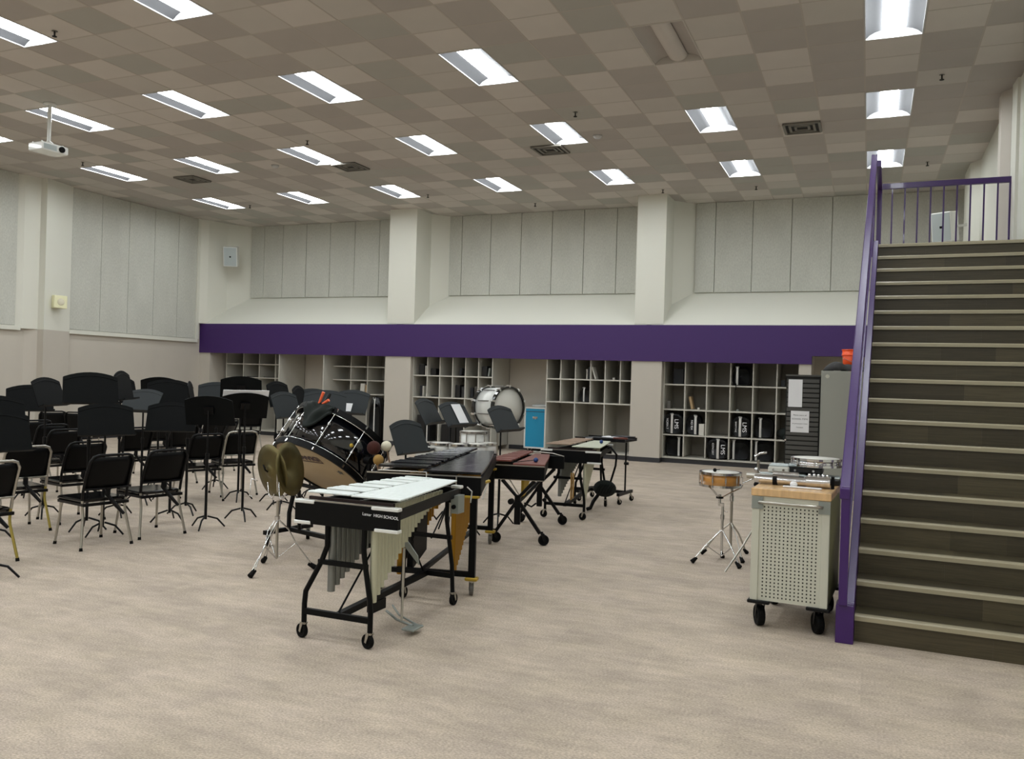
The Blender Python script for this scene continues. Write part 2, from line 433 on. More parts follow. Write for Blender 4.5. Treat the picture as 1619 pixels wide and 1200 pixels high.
# upper white frame and panels, ledge
def leftbay(y0, y1, edges):
    MB().box(XL-.03, XL-.012, y0, y1, 2.44, ZC).build('wall_upper', 'wall_white', wl)
    for a, b in zip(edges[:-1], edges[1:]):
        MB().box(XL-.02, XL+.02, a+.005, b-.005, 2.50, ZC-.005).build('wall_panel', 'panel_fibre', wl, bevel=.004)
    MB().box(XL-.02, XL+.055, y0, y1, 2.40, 2.49).build('ledge', 'wall_white', wl)
leftbay(13.60, 17.52, [13.63, 14.43, 15.22, 16.01, 16.80, 17.46])
leftbay(-2, 12.42, [6.0, 6.8, 7.6, 8.4, 9.2, 10.0, 10.8, 11.6, 12.32])
MB().box(XL-.02, XL+.05, 17.46, 17.56, 2.49, ZC).build('wall_frame', 'wall_white', wl)
# left pillar
MB().prism([(XL-.02, 12.30), (XL+.06, 12.44), (XL+.10, 12.78), (XL+.26, 12.80), (XL+.06, 13.60), (XL-.02, 13.60)], 2.44, ZC).build('pillar', 'wall_white', wl)
MB().prism([(XL-.02, 12.55), (XL+.10, 12.78), (XL+.26, 12.80), (XL+.06, 13.60), (XL-.02, 13.60)], 0, 2.44).build('pillar', 'wall_beige', wl)
MB().box(XL-.02, XL, YN, 17.7, 0, .1).build('baseboard', 'baseboard', wl)
# ---- right wall
wr = MB().box(XR, XR+.3, YN-.2, YB+.2, 0, ZC+.1).build('wall_right', 'wall_white'); struct(wr, 'white right wall beside the staircase landing', 'wall')
MB().prism([(XR-.14, 12.85), (XR-.04, 12.72), (XR+.02, 12.70), (XR+.02, 13.2), (XR-.14, 13.1)], 3.4, ZC).build('pillar', 'wall_beige', wr)
MB().prism([(XR-.035, 12.30), (XR+.02, 12.28), (XR+.02, 12.62), (XR-.05, 12.60)], 3.4, ZC).build('pillar', 'wall_white', wr)
MB().prism([(XR-.14, 16.7), (XR+.02, 16.4), (XR+.02, 17.6), (XR-.14, 17.6)], 3.4, ZC).build('pillar', 'wall_white', wr)
wf = MB().box(XL-.3, XR+.3, YN-.4, YN, 0, ZC+.1).build('wall_front', 'wall_beige'); struct(wf, 'wall behind the camera', 'wall')

# ================================================================ STORAGE SHELVES
def shelf_unit(name, label, x0, x1, yf, cols, rows, yb=YB-.06, big=None, sideL=None, sideR=None, base=.1):
    """cols: x edges of small cells, rows: z lines top->down (first is top), big: x edges for bottom compartments"""
    t = thing(name, label, 'shelf', ((x0+x1)/2, yf, 0), 0, 'built-in storage shelves')
    cx = (x0+x1)/2
    def P(n, a, b, c, d, e, f, m='shelf_white'): return MB().box(a-cx, b-cx, c-yf, d-yf, e, f).build(n, m, t)
    zt = 2.33; w = .022
    P('back_panel', x0, x1, yb-.015, yb, base, zt, 'shelf_back')
    P('side_panel', x0, x0+w, (sideL if sideL else yf), yb, base, zt)
    P('side_panel', x1-w, x1, (sideR if sideR else yf), yb, base, zt)
    for z in rows[1:]: P('shelf_board', x0+w, x1-w, yf, yb-.015, z-.014, z+.014)
    P('bottom_board', x0+w, x1-w, yf-.01, yb-.015, base, base+.03)
    P('toe_kick', x0, x1, yf+.03, yf+.06, 0, base, 'baseboard')
    lines = [zt]+rows[1:]+[base+.03]
    nsm = len(lines)-1 if big is None else len(lines)-2
    for x in cols[1:-1]:
        for k in range(nsm): P('divider', x-.011, x+.011, yf+.002, yb-.02, lines[k+1]+.014, lines[k]-.0141 if k else zt)
    if big:
        for x in big[1:-1]: P('divider', x-.011, x+.011, yf+.002, yb-.02, base+.03, lines[-2]-.014)
    return t
shelf_unit('storage_shelf', 'wide cubby shelf of twenty-four square holes holding black cases, right of the rightmost pillar', -4.04, -1.30, 17.88, [-4.04, -3.583, -3.128, -2.65, -2.195, -1.73, -1.30], [2.1, 1.658, 1.129, .594])
shelf_unit('storage_shelf', 'cubby shelf with two rows of small empty holes, behind the mallet instruments and trap table', -6.67, -4.70, 17.80, [-6.67, -6.33, -5.99, -5.64, -5.31, -4.97, -4.70], [2.1, 1.705, 1.193], big=[-6.67, -5.99, -5.31, -4.70])
shelf_unit('storage_shelf', 'cubby shelf with books and black boxes, right of the pillar behind the grey music stands', -10.08, -7.985, 17.80, [-10.08, -9.69, -9.355, -9.02, -8.685, -8.35, -7.985], [2.1, 1.695, 1.182], big=[-10.08, -9.36, -8.69, -7.985])
shelf_unit('storage_shelf', 'set-back cubby shelf behind the black bass drum, left of the middle pillar', -12.60, -10.80, 18.12, [-12.6, -12.045, -11.554, -11.05, -10.8], [2.1, 1.865, 1.525, 1.182], big=[-12.6, -11.554, -10.8], sideL=YF+.02)
shelf_unit('storage_shelf', 'set-back cubby shelf in the far left corner behind the music stands', -16.02, -13.94, 18.12, [-16.02, -15.436, -14.912, -14.385, -13.94], [2.1, 1.862, 1.506, 1.171], big=[-16.02, -14.912, -13.94], sideR=YF+.02)

# ---- things in the cubbies
def case_obj(x, y, z, w, h, d, label, txt=None, band=(0., .03), rz=0, sil=True):
    t = thing('instrument_case', label, 'case', (x, y, z), rz, 'black instrument cases in the cubbies')
    # body: rounded in front view, flat bottom
    pts = []
    for i in range(20):
        a = -PI*.5+2*PI*i/20; e = .62
        cx_, cz = math.cos(a), math.sin(a)
        pts.append((w/2*math.copysign(abs(cx_)**e, cx_), h/2+h/2*math.copysign(abs(cz)**(.45 if cz < 0 else .8), cz)))
    M = Matrix(((1, 0, 0, 0), (0, 0, -1, 0), (0, 1, 0, 0), (0, 0, 0, 1)))
    b = MB()
    n = len(pts); prof = [(-d/2, .80), (-d/2+.02, .93), (-d/2+.05, 1.0), (d/2-.05, 1.), (d/2, .85)]
    vs = []; fs = []
    for (yy, s_) in prof:
        for (px, pz) in pts: vs.append((px*s_, yy, h/2*(1-s_)*.6+pz*s_ if s_ < 1 else pz))
    for k in range(len(prof)-1):
        for i in range(n): fs.append((k*n+i, k*n+(i+1) % n, (k+1)*n+(i+1) % n, (k+1)*n+i))
    fs.append(tuple(range(n))[::1]); fs.append(tuple((len(prof)-1)*n+i for i in range(n))[::-1])
    for v in range(len(vs)):
        if vs[v][2] < 0: vs[v] = (vs[v][0], vs[v][1], 0)
    mz = min(v[2] for v in vs); vs = [(a_, b_, c_-mz) for a_, b_, c_ in vs]
    b.add(vs, fs, True); b.build('case_body', 'case_black', t)
    bx, bw = band
    bb = MB(); N_ = 12; vs = []; fs = []
    for i in range(N_+1):
        zz = h*(.04+.92*i/N_); bul = math.sin(PI*i/N_); yy = -d/2-.006-.012*bul
        vs += [(bx-bw/2+.03*(1-bul)*(1 if bx < 0 else -1)*0, yy, zz), (bx+bw/2, yy, zz), (bx+bw/2, yy+.03, zz), (bx-bw/2, yy+.03, zz)]
    for i in range(N_):
        o = 4*i
        for k in range(4): fs.append((o+k, o+(k+1) % 4, o+4+(k+1) % 4, o+4+k))
    bb.add(vs, fs, True); bb.build('metal_band', 'case_silver', t)
    MB().tube([(bx-.03, -d/2, h*.93), (bx-.03, -d/2-.02, h*.99), (bx+.03, -d/2-.02, h*.99), (bx+.03, -d/2, h*.93)], .006, 6).build('latch', 'case_silver', t)
    if txt:
        for k, s in enumerate(txt):
            if not s: continue
            Mx = Matrix.Translation((bx+(-1 if k == 0 else 1)*w*.24, -d/2-.012, h*.5)) @ Matrix.Rotation(PI/2, 4, 'X') @ Matrix.Rotation(-PI/2, 4, 'Z')
            text('lettering', s, min(.15, .27/len(s)*1.35), 'paper', t, Mx)
    return t
R3, R4, R2, R1 = .609, .131, 1.144, 1.673
case_obj(-3.81, 18.06, R3, .40, .44, .40, 'black rounded case lettered LMS with grey band, leftmost hole of third row', ('HORN 7', 'LMS'), (-.02, .045))
case_obj(-3.40, 18.12, R3, .31, .42, .36, 'black case with wide grey band and faint lettering, beside small white box', ('NO 924', ''), (.05, .05))
case_obj(-2.42, 18.10, R3, .36, .43, .40, 'black case lettered LMS with twin silver bands, fourth hole of third row', ('BARITONE', 'LMS'), (-.01, .05))
case_obj(-1.98, 18.18, R3, .38, .42, .36, 'plain black case with short silver strip, fifth hole of third row', None, (-.06, .045))
case_obj(-3.80, 18.20, R4, .38, .42, .38, 'black case with bright silver strip in bottom left hole of cubby shelf', None, (.10, .045))
case_obj(-2.88, 18.06, R4, .42, .43, .40, 'black bulging case lettered LMS in third hole of bottom row', ('CONCERT', 'LMS'), (.02, .05))
case_obj(-2.42, 18.18, R4, .39, .43, .38, 'black case with curved silver edge and yellow tag, fourth hole of bottom row', None, (-.14, .045))
case_obj(-1.96, 18.18, R4, .39, .43, .38, 'black case with curved silver edge, fifth hole of bottom row', None, (-.15, .045))
case_obj(-2.44, 18.18, R1, .38, .40, .38, 'black case with silver clasp and hanging strap in top row hole', None, (-.09, .05))
o = MB().box(-.008, .008, -.02, 0, -.12, .02).build('strap', 'black_plastic', None); o.location = (-2.53, 17.865, 1.70); tag(o, 'short black strap dangling over a shelf edge below the silver clasp', 'strap')
def item(name, label, cat, x, y, z, sx, sy, sz, m, tilt=0, rz=0):
    b = MB().rbox(-sx/2, sx/2, -sy/2, sy/2, 0, sz, min(.006, sx/4)); o = b.build(name, m); o.location = (x, y, z+abs(math.sin(tilt))*sx/2); o.rotation_euler = (0, tilt, rz); return tag(o, label, cat)
item('box', 'small white box with dark oval beside the wide-banded case', 'box', -3.22, 17.98, R3, .11, .12, .24, 'book_white')
item('folder', 'tan patterned folder leaning in the second hole of second row', 'folder', -3.44, 18.1, R2+.0, .05, .2, .27, 'tan_box', -.22)
item('cup', 'small white cup beside the leaning tan folder', 'cup', -3.30, 17.97, R2, .045, .045, .045, 'book_white')
item('box', 'dark box in top left hole of the right cubby shelf', 'box', -3.78, 18.3, R1, .22, .3, .33, 'book_dark')
item('box', 'grey small box at left of second row in the right cubby shelf', 'box', -3.93, 18.0, R2, .07, .12, .16, 'wheel_grey')
item('box', 'small dark box in top right hole of the right cubby shelf', 'box', -1.62, 18.05, R1, .08, .1, .14, 'book_dark')
item('ball', 'small grey lump on second row shelf below the clasped case', 'ball', -2.50, 17.97, R2, .05, .05, .04, 'steel_grey')
b = MB().sph((0, 0, .08), .2, 16, (1, .8, .62)); b.sph((.0, -.14, -.02), .06, 10, (1, .8, 1.4))
hat = b.build('hat', 'cloth_green'); hat.location = (-1.53, 18.06, R3-.01+.045); tag(hat, 'black soft hat drooping over the third shelf edge at far right', 'hat')
# unit 3 contents
zA, zB, zD = 1.709+.0, 1.196, .131
U3 = [('box', 'black box in the top left hole behind the grey music stands', -9.90, 18.0, zA, .14, .2, .26, 'case_black', 0), ('binder', 'white spined binder beside the black box in the top left hole', -9.765, 17.95, zA, .035, .18, .22, 'book_white', 0),
      ('bag', 'low black bag in second hole of the top row', -9.58, 18.0, zA, .14, .2, .16, 'case_black', 0), ('box', 'dark box tilted in fourth hole of the top row', -8.88, 18.0, zA, .06, .15, .18, 'book_dark', .1),
      ('case', 'black small case in sixth hole of the top row', -8.24, 18.0, zA, .13, .2, .24, 'case_black', 0), ('binder', 'grey binder leaning beside the small case in sixth hole', -8.12, 17.95, zA, .04, .2, .2, 'steel_grey', .15),
      ('binder', 'black binder in the first hole of the second row', -9.90, 18.0, zB, .06, .2, .26, 'book_dark', 0), ('book', 'white book beside the black binder in the second row', -9.82, 17.95, zB, .022, .2, .25, 'book_white', 0), ('book', 'thin white book leaning at right of the second row binder', -9.745, 17.95, zB, .018, .2, .18, 'book_white', .3),
      ('magazine', 'dark magazine lying flat in second hole of the second row', -9.52, 18.0, zB, .2, .2, .03, 'book_dark', 0),
      ('bag', 'black shiny bag filling left of the fourth second-row hole', -8.92, 18.0, zB, .12, .2, .30, 'case_black', 0), ('bag', 'black creased bag filling right of the fourth second-row hole', -8.79, 18.05, zB, .12, .2, .26, 'cloth_grey', 0),
      ('bottle', 'dark bottle standing in fifth hole of the second row', -8.58, 17.98, zB, .07, .07, .25, 'book_dark', 0), ('bottle', 'pale bottle standing behind the dark one in the fifth hole', -8.50, 18.04, zB, .07, .07, .28, 'wheel_grey', 0),
      ('case', 'tall black case with chrome strip in bottom left compartment', -9.80, 18.05, zD, .34, .35, .62, 'case_black', 0), ('case', 'wide low black trunk in bottom middle compartment', -9.02, 18.05, zD, .58, .35, .42, 'case_black', 0)]
for n, l, x, y, z, sx, sy, sz, m, tl in U3: item(n, l, n, x, y, z, sx, sy, sz, m, tl)
item('metal_rod', 'chrome rod standing against the tall black case', 'rod', -9.68, 17.84, zD, .035, .02, .45, 'case_silver')
U3b = [('book', 'pale book leaning in first hole above the teal case', -6.37, 17.95, zA+.01, .02, .2, .28, 'book_white', .12), ('binder', 'dark binder in third top hole behind the trap table', -5.68, 17.95, zA+.01, .05, .2, .27, 'book_dark', 0), ('book', 'white spined book beside the dark binder', -5.74, 17.95, zA+.01, .022, .2, .22, 'book_white', 0),
       ('book', 'white book leaning in fourth top hole behind the trap table', -5.54, 17.95, zA+.01, .03, .2, .28, 'book_white', -.3), ('cup', 'tiny white cup in fifth top hole behind the trap table', -5.15, 17.95, zA+.01, .05, .05, .05, 'book_white', 0)]
for n, l, x, y, z, sx, sy, sz, m, tl in U3b: item(n, l, n, x, y, z, sx, sy, sz, m, tl)
case_obj(-5.78, 18.05, zB+.01, .28, .33, .3, 'small round black case with silver band in third hole of second row', None, (-.03, .03))
for n, l, x, y, z, sx, sy, sz, m, tl in [('book', 'tan and white book standing in the third cubby behind the bass drum', -11.72, 18.25, 1.196, .12, .2, .25, 'book_white', .05), ('book', 'yellowish book beside the white one behind the bass drum', -11.62, 18.28, 1.196, .05, .2, .22, 'tan_box', .0),
     ('folder', 'black folder lying flat in the far left corner cubby', -15.15, 18.3, 1.52, .38, .3, .02, 'book_dark', 0), ('folder', 'black folder lying flat in the second cubby of the corner shelf', -14.62, 18.3, 1.52, .35, .3, .02, 'book_dark', 0)]: item(n, l, n, x, y, z, sx, sy, sz, m, tl)
case_obj(-11.12, 17.94, 0, .36, 1.14, .28, 'tall black rounded case behind the bass drum by the pillar', None, (0, .03))

# ================================================================ STAIRS
ST = thing('staircase', 'wide straight staircase with brown plank treads and purple steel railings', 'staircase', (-.05, 6.125, 0), R(-1.2))
rs, td, NS = .1785, .264, 19
SW = 1.70
vm = ['vinyl', 'vinyl2', 'vinyl3']
for i in range(NS):
    y = i*td; z = i*rs
    n0 = random.uniform(.5, .9)
    ed = [0, n0*SW*.55, n0*SW*.55+random.uniform(.35, .7), SW] if random.random() < .7 else [0, n0*SW*.6, SW]
    k0 = random.randrange(3)
    for k, (a, b) in enumerate(zip(ed[:-1], ed[1:])):
        MB().box(a+.0001, b-.0001, y+.012, y+.03, z, z+rs-.02).build('riser_plank', vm[(k0+k) % 3 if i % 2 else (k0+2*k) % 2], ST)
    ed = [0, random.uniform(.4, 1.3), SW]
    for k, (a, b) in enumerate(zip(ed[:-1], ed[1:])):
        y1 = y+td+.012 if i < NS-1 else 1.9
        if i < NS-1 or True: MB().box(a+.0001, b-.0001, y+.04, (y+td+.012) if i < NS-1 else y+1.80, z+rs-.02, z+rs).build('tread_plank', vm[(k+i) % 3], ST)
    MB().prism([(y-.012, z+rs-.034), (y+.012, z+rs-.034), (y+.045, z+rs-.02), (y+.045, z+rs+.003), (y-.004, z+rs+.003), (y-.012, z+rs-.006)], 0, SW,
               M=Matrix(((0, 0, 1, 0), (1, 0, 0, 0), (0, 1, 0, 0), (0, 0, 0, 1)))).build('nosing', 'nosing', ST)
L_ = (NS-1)*td; HT = NS*rs
# carriage under steps (solid side) and landing
YZ = Matrix(((0, 0, 1, 0), (1, 0, 0, 0), (0, 1, 0, 0), (0, 0, 0, 1)))
side = [(.02, 0)]
for i in range(NS): side += [(.03+i*td, i*rs+rs-.021), (.03+(i+1)*td if i < NS-1 else L_+1.78, i*rs+rs-.021)]
side += [(L_+1.78, HT-.30), (L_+.1, HT-.30), (.30, 0)]
MB().prism(side, 0.0, .03, M=YZ).build('side_panel', 'wall_beige', ST)
MB().box(0, SW, L_+.05, L_+1.80, HT-.28, HT-.021).build('landing', 'wall_beige', ST)
# stringer: purple plate on the left edge
sl = rs/td
MB().prism([(-.06, 0), (.12, 0), (.12, .0), (L_+.35, HT-.10), (L_+.35, HT+.05), (L_+.02, HT+.05), (-.02, .26), (-.06, .26)], -.055, -.002, M=YZ).build('stringer', 'purple_gloss', ST, bevel=.004)
MB().box(-.115, -.003, -.085, .06, 0, .255).build('base_block', 'purple_gloss', ST, bevel=.004)
# railing
rl = bpy.data.objects.new('railing', None); C.objects.link(rl); rl.parent = ST
def rz_(y): return 1.00+(y+.1)*sl
MB().box(-.10, -.045, -.11, -.055, .255, 1.04).build('newel_post', 'purple_gloss', rl, bevel=.004)
MB().prism([(-.12, rz_(-.12)-.03), (L_+.33, rz_(L_+.33)-.03), (L_+.33, rz_(L_+.33)+.04), (-.12, rz_(-.12)+.04)], -.11, -.045, M=YZ).build('handrail', 'purple_gloss', rl, bevel=.006)
MB().prism([(.02, .34), (L_+.30, .34+(L_+.28)*sl), (L_+.30, .39+(L_+.28)*sl), (.02, .39)], -.095, -.06, M=YZ).build('bottom_rail', 'purple_gloss', rl)
y = .12
while y < L_+.25:
    MB().box(-.085, -.070, y-.0075, y+.0075, .36+y*sl, rz_(y)-.02).build('baluster', 'purple_gloss', rl); y += .125
MB().box(-.10, -.055, L_+.30, L_+.345, HT-.1, rz_(L_+.33)+.02).build('newel_post', 'purple_gloss', rl)
# landing guard
gd = bpy.data.objects.new('guard_rail', None); C.objects.link(gd); gd.parent = ST
GY = L_+1.70
MB().box(-.06, 1.56, GY-.03, GY+.03, HT+1.01, HT+1.085).build('top_rail', 'purple_gloss', gd, bevel=.005)
MB().box(1.50, 1.56, GY-.03, GY+.03, HT-.02, HT+1.01).build('guard_post', 'purple_gloss', gd)
MB().box(-.06, 0, GY-.03, GY+.03, HT-.02, HT+1.01).build('guard_post', 'purple_gloss', gd)
for k in range(9):
    x = -.03+(k+1)*.156
    MB().box(x-.010, x+.010, GY-.010, GY+.010, HT, HT+1.012).build('baluster', 'purple_gloss', gd)
MB().box(-.06, 0, L_+.36, GY+.03, HT+1.01, HT+1.085).build('top_rail', 'purple_gloss', gd)
MB().box(-.03, SW-.02, GY+.0, GY+.03, HT-.0, HT+.06).build('bottom_rail', 'purple_gloss', gd)

# ================================================================ CHAIRS
CH = [  # x, y, heading deg, kind, label
 (-6.52, 5.85, 168, 'dark', 'black chair front row centre, two seats right of the yellow-legged one'),
 (-6.49, 6.50, 166, 'dark', 'black chair at the right end of the front row nearest the cymbals'),
 (-6.72, 4.83, 172, 'light', 'silver-framed chair cut by the left picture edge, with a yellow-tinted rear leg'),
 (-7.73, 5.93, 162, 'light', 'silver-framed chair behind the yellow-legged one at left'),
 (-7.73, 8.42, 155, 'dark', 'black chair in second row right, beside the silver-framed one'),
 (-7.76, 9.10, 152, 'light', 'silver-framed chair nearest the cymbals in the second row'),
 (-7.79, 6.66, 168, 'dark', 'black chair directly behind the front row centre chair'),
 (-9.20, 8.70, 168, 'dark', 'black chair seen between the two large black stands'),
 (-9.20, 9.55, 165, 'dark', 'black chair seen below the rightmost large black stand'),
 (-9.45, 7.75, 170, 'dark', 'black chair hidden behind the large arched stand of the front row'),
 (-10.35, 8.30, 168, 'dark', 'black chair third row left, behind the two silver-framed ones'),
 (-11.25, 8.75, 165, 'dark', 'black chair fourth row left under the crowd of stands'),
 (-10.55, 11.70, 160, 'dark', 'small far chair below the flat-topped stands'),
 (-9.70, 11.10, 200, 'dark', 'far chair turned sideways below the paper-edged stand'),
 (-11.6, 13.9, 150, 'dark', 'far chair in front of the corner shelf, left one'),
 (-10.8, 14.6, 235, 'dark', 'far chair under the tilted grey stand near the bass drum'),
 (-13.3, 10.7, 140, 'dark', 'far grey-looking chair by the left wall, left one'),
 (-12.8, 10.8, 120, 'dark', 'far grey-looking chair by the left wall, right one'),
 (-10.2, 10.2, 165, 'dark', 'half-hidden chair behind the row of large black stands'),
 (-11.9, 12.6, 170, 'dark', 'half-hidden chair near the left wall behind edge-on stand')]
def make_chair(kind, label):
    fm = 'chrome_dull' if kind == 'light' else 'black_metal'
    t = thing('chair', label, 'chair', (0, 0, 0), 0, 'band room chairs')
    W2 = .205
    b = MB().rbox(.07, .50, -.22, .22, .425, .46, .012); b.build('seat', 'seat_black', t)
    # backrest: curved padded shell, leaning back (towards -x)
    bk = MB(); vs = []; fs = []; nx, nz = 9, 7
    def bp(u, v, off):
        yy = u*W2; zz = .555+v*.295; xx = .035-.115*v + .028*(abs(u)**2) - off
        if v > .8: yy *= 1-.12*((v-.8)/.2)**2
        return (xx, yy, zz)
    for off in (-.014, .014):
        for j in range(nz):
            for i in range(nx): vs.append(bp(-1+2*i/(nx-1), j/(nz-1), off))
    n1 = nx*nz
    for j in range(nz-1):
        for i in range(nx-1):
            a = j*nx+i; fs.append((a, a+1, a+nx+1, a+nx)); fs.append((n1+a, n1+a+nx, n1+a+nx+1, n1+a+1))
    rim = [i for i in range(nx)]+[nx*(j+1)-1 for j in range(1, nz)]+[nx*(nz-1)+i for i in range(nx-2, -1, -1)]+[nx*j for j in range(nz-2, 0, -1)]
    for a, c in zip(rim, rim[1:]+rim[:1]): fs.append((a, n1+a, n1+c, c))
    bk.add(vs, fs, True); bk.build('backrest', 'black_plastic', t)
    # back frame loop
    loop = []
    for s in (-1, 1):
        pts = [(.06, s*.212, .45), (.045, s*.214, .54), (-.0, s*.214, .68), (-.055, s*.210, .81), (-.068, s*.185, .857), (-.074, s*.14, .872)]
        loop.append(pts)
    MB().tube(loop[0]+loop[1][::-1], .0135, 8).build('back_frame', fm, t)
    MB().tube([(.03, -.21, .553), (.015, 0, .553), (.03, .21, .553)], .011, 6).build('lower_rail', fm, t)
    # seat frame and strut
    sf = MB()
    for s in (-1, 1): sf.box(.03, .48, s*.21-.012, s*.21+.012, .40, .425)
    sf.box(.02, .045, -.22, .22, .398, .425).box(.46, .485, -.22, .22, .40, .425)
    sf.build('seat_frame', 'black_metal', t)
    MB().tube([(.02, 0, .56), (.03, -.0, .50), (-.02, -.06, .40), (-.07, -.12, .31)], [.012, .018, .02, .014], 6).build('support_strut', 'black_metal', t)
    MB().box(-.004, .012, -.02, .02, .49, .56).build('bracket', 'black_metal', t)
    for s in (-1, 1):
        L1 = MB().tube([(.0, s*.245, .02), (.055, s*.205, .31), (.065, s*.205, .36), (.06, s*.212, .46)], .0125, 8).build('rear_leg', 'chrome_dull', t)
        MB().cyl((-.002, s*.246, 0), (.002, s*.244, .028), .017, .015, 8).build('rubber_foot', 'rubber', L1)
        L2 = MB().tube([(.50, s*.225, .02), (.455, s*.20, .36), (.43, s*.20, .41)], .0125, 8).build('front_leg', 'chrome_dull', t)
        MB().cyl((.502, s*.226, 0), (.498, s*.224, .028), .017, .015, 8).build('rubber_foot', 'rubber', L2)
    return t
protos = {}
for x, y, h, kind, lab in CH:
    if kind not in protos: protos[kind] = t = make_chair(kind, lab)
    else: t = copy_tree(protos[kind])
    t['label'] = lab; t.location = (x, y, 0); t.rotation_euler.z = R(h)
    t['yl'] = 1 if ('yellow-tinted' in lab or 'behind the yellow' in lab) else 0
for t in [o for o in C.objects if 'yl' in o]:
    if t['yl']:
        for ch in t.children:
            if ch.name.startswith('rear_leg') and ch.data.vertices[0].co.y < 0 :
                ch.data = ch.data.copy(); ch.data.materials.clear(); ch.data.materials.append(MT['brassy']); ch['label'] = 'yellow tinted metal leg'
    del t['yl']

# ================================================================ MUSIC STANDS
STD = [  # x, y, zdesk, heading, tilt, shade, double, label
 (-6.26, 4.52, 1.16, 349, 15, 'desk_black', 0, 'large black stand desk cut by the left picture edge, nearest of all'),
 (-7.62, 5.50, 1.22, 341, 15, 'desk_black', 0, 'black stand at far left behind the nearest one'),
 (-9.57, 7.36, 1.27, 332, 15, 'desk_black', 0, 'black stand peeking between two left stands before the beige wall'),
 (-8.40, 6.66, 1.39, 19, 20, 'desk_black', 0, 'tall dark grey stand turned sideways, below the left pillar'),
 (-7.38, 6.36, 1.46, 327, 14, 'desk_black', 0, 'widest and tallest black stand with arched top at left'),
 (-7.80, 7.13, 1.48, 30, 12, 'desk_black', 0, 'stand seen nearly edge-on right of the tallest one'),
 (-9.10, 8.38, 1.38, 22, 12, 'desk_black', 0, 'second stand seen edge-on right of the tallest one'),
 (-7.03, 6.25, 1.16, 330, 15, 'desk_black', 0, 'low black stand with arched top in front of the front row centre chair'),
 (-8.27, 7.91, 1.28, 278, 33, 'desk_grey', 0, 'lighter grey tilted stand between the two large black ones'),
 (-9.09, 8.97, 1.40, 120, 15, 'desk_black', 0, 'dark far stand behind the lighter grey tilted one, seen from behind'),
 (-8.37, 8.41, 1.38, 325, 12, 'desk_black', 0, 'dark far stand just right of the lighter grey tilted one'),
 (-7.06, 7.16, 1.155, 301, 15, 'desk_black', 0, 'black stand above the right end chair of the front row'),
 (-6.46, 7.06, 1.25, 114, 20, 'desk_black', 0, 'flat-topped black stand seen from behind, left of the paper-edged one'),
 (-6.50, 7.68, 1.29, 140, 30, 'desk_black', 0, 'black stand seen from behind with white paper along its top edge'),
 (-7.50, 8.77, 1.45, 126, 15, 'desk_black', 0, 'black stand rising behind the paper-edged one'),
 (-8.50, 9.45, 1.35, 317, 15, 'desk_grey', 0, 'low grey stand top showing before the beige corner'),
 (-7.28, 7.63, 1.38, 38, 10, 'desk_black', 0, 'single thin edge-on stand standing clear against the beige wall'),
 (-6.48, 8.34, 1.29, 3, 20, 'desk_grey', 0, 'grey stand turned sideways left of the bass drum'),
 (-7.01, 8.87, 1.40, 8, 15, 'desk_black', 0, 'dark stand behind the sideways grey one left of the bass drum'),
 (-6.77, 8.98, 1.35, 21, 12, 'desk_black', 0, 'edge-on stand just behind the top of the bass drum frame'),
 (-6.84, 9.40, 1.31, 326, 15, 'desk_grey', 0, 'small grey stand behind the edge-on one near the bass drum'),
 (-6.02, 8.53, 1.33, 295, 28, 'desk_grey', 0, 'grey stand with arched top directly above the bass drum cloth'),
 (-5.99, 9.05, 1.33, 271, 25, 'desk_grey', 0, 'grey tilted stand above the right part of the bass drum'),
 (-4.01, 6.99, 1.11, 355, 22, 'desk_grey', 0, 'large grey stand standing behind the black marimba'),
 (-4.71, 8.65, 1.28, 5, 30, 'desk_grey', 0, 'grey stand turned sideways behind the large grey one'),
 (-4.46, 8.86, 1.25, 351, 33, 'desk_grey', 1, 'grey double-post stand holding a white sheet'),
 (-3.88, 8.92, 1.225, 352, 30, 'desk_grey', 0, 'grey stand in front of the white bass drum'),
 (-4.95, 9.90, 1.19, 32, 25, 'desk_grey', 0, 'thin edge-on stand behind the sheet-holding double-post stand')]
def desk_mesh():
    w2, h = .262, .335
    outline = [(-w2, -h/2), (w2, -h/2), (w2*.97, h*.34)]
    for i in range(9):
        u = 1-2*i/8; outline.append((w2*.95*u, h*.36+.05*(1-u*u)+.0))
    outline.append((-w2*.97, h*.34))
    return outline
def make_stand(shade, double):
    t = thing('music_stand', '', 'music stand')
    dk = MB().prism([(x, y) for x, y in desk_mesh()], -.004, .004).build('desk', shade, t)
    # ridge strip following the arch, ledge
    vs = []; fs = []; N_ = 10
    for i in range(N_+1):
        u = -1+2*i/N_; y = .335*.36-.045+.05*(1-u*u)
        vs += [(u*.25, y, .004), (u*.25, y+.006, .010), (u*.25, y+.012, .004)]
    for i in range(N_):
        o = 3*i; fs += [(o, o+3, o+4, o+1), (o+1, o+4, o+5, o+2)]
    MB().add(vs, fs, True).build('ridge', shade, dk)
    MB().box(-.262, .262, -.1675, -.160, 0, .065).box(-.262, .262, -.1675, -.150, .062, .067).build('ledge', shade, dk)
    MB().box(-.05, .05, -.03, .05, -.03, -.004).build('tilt_bracket', 'black_metal', dk)
    return t, dk
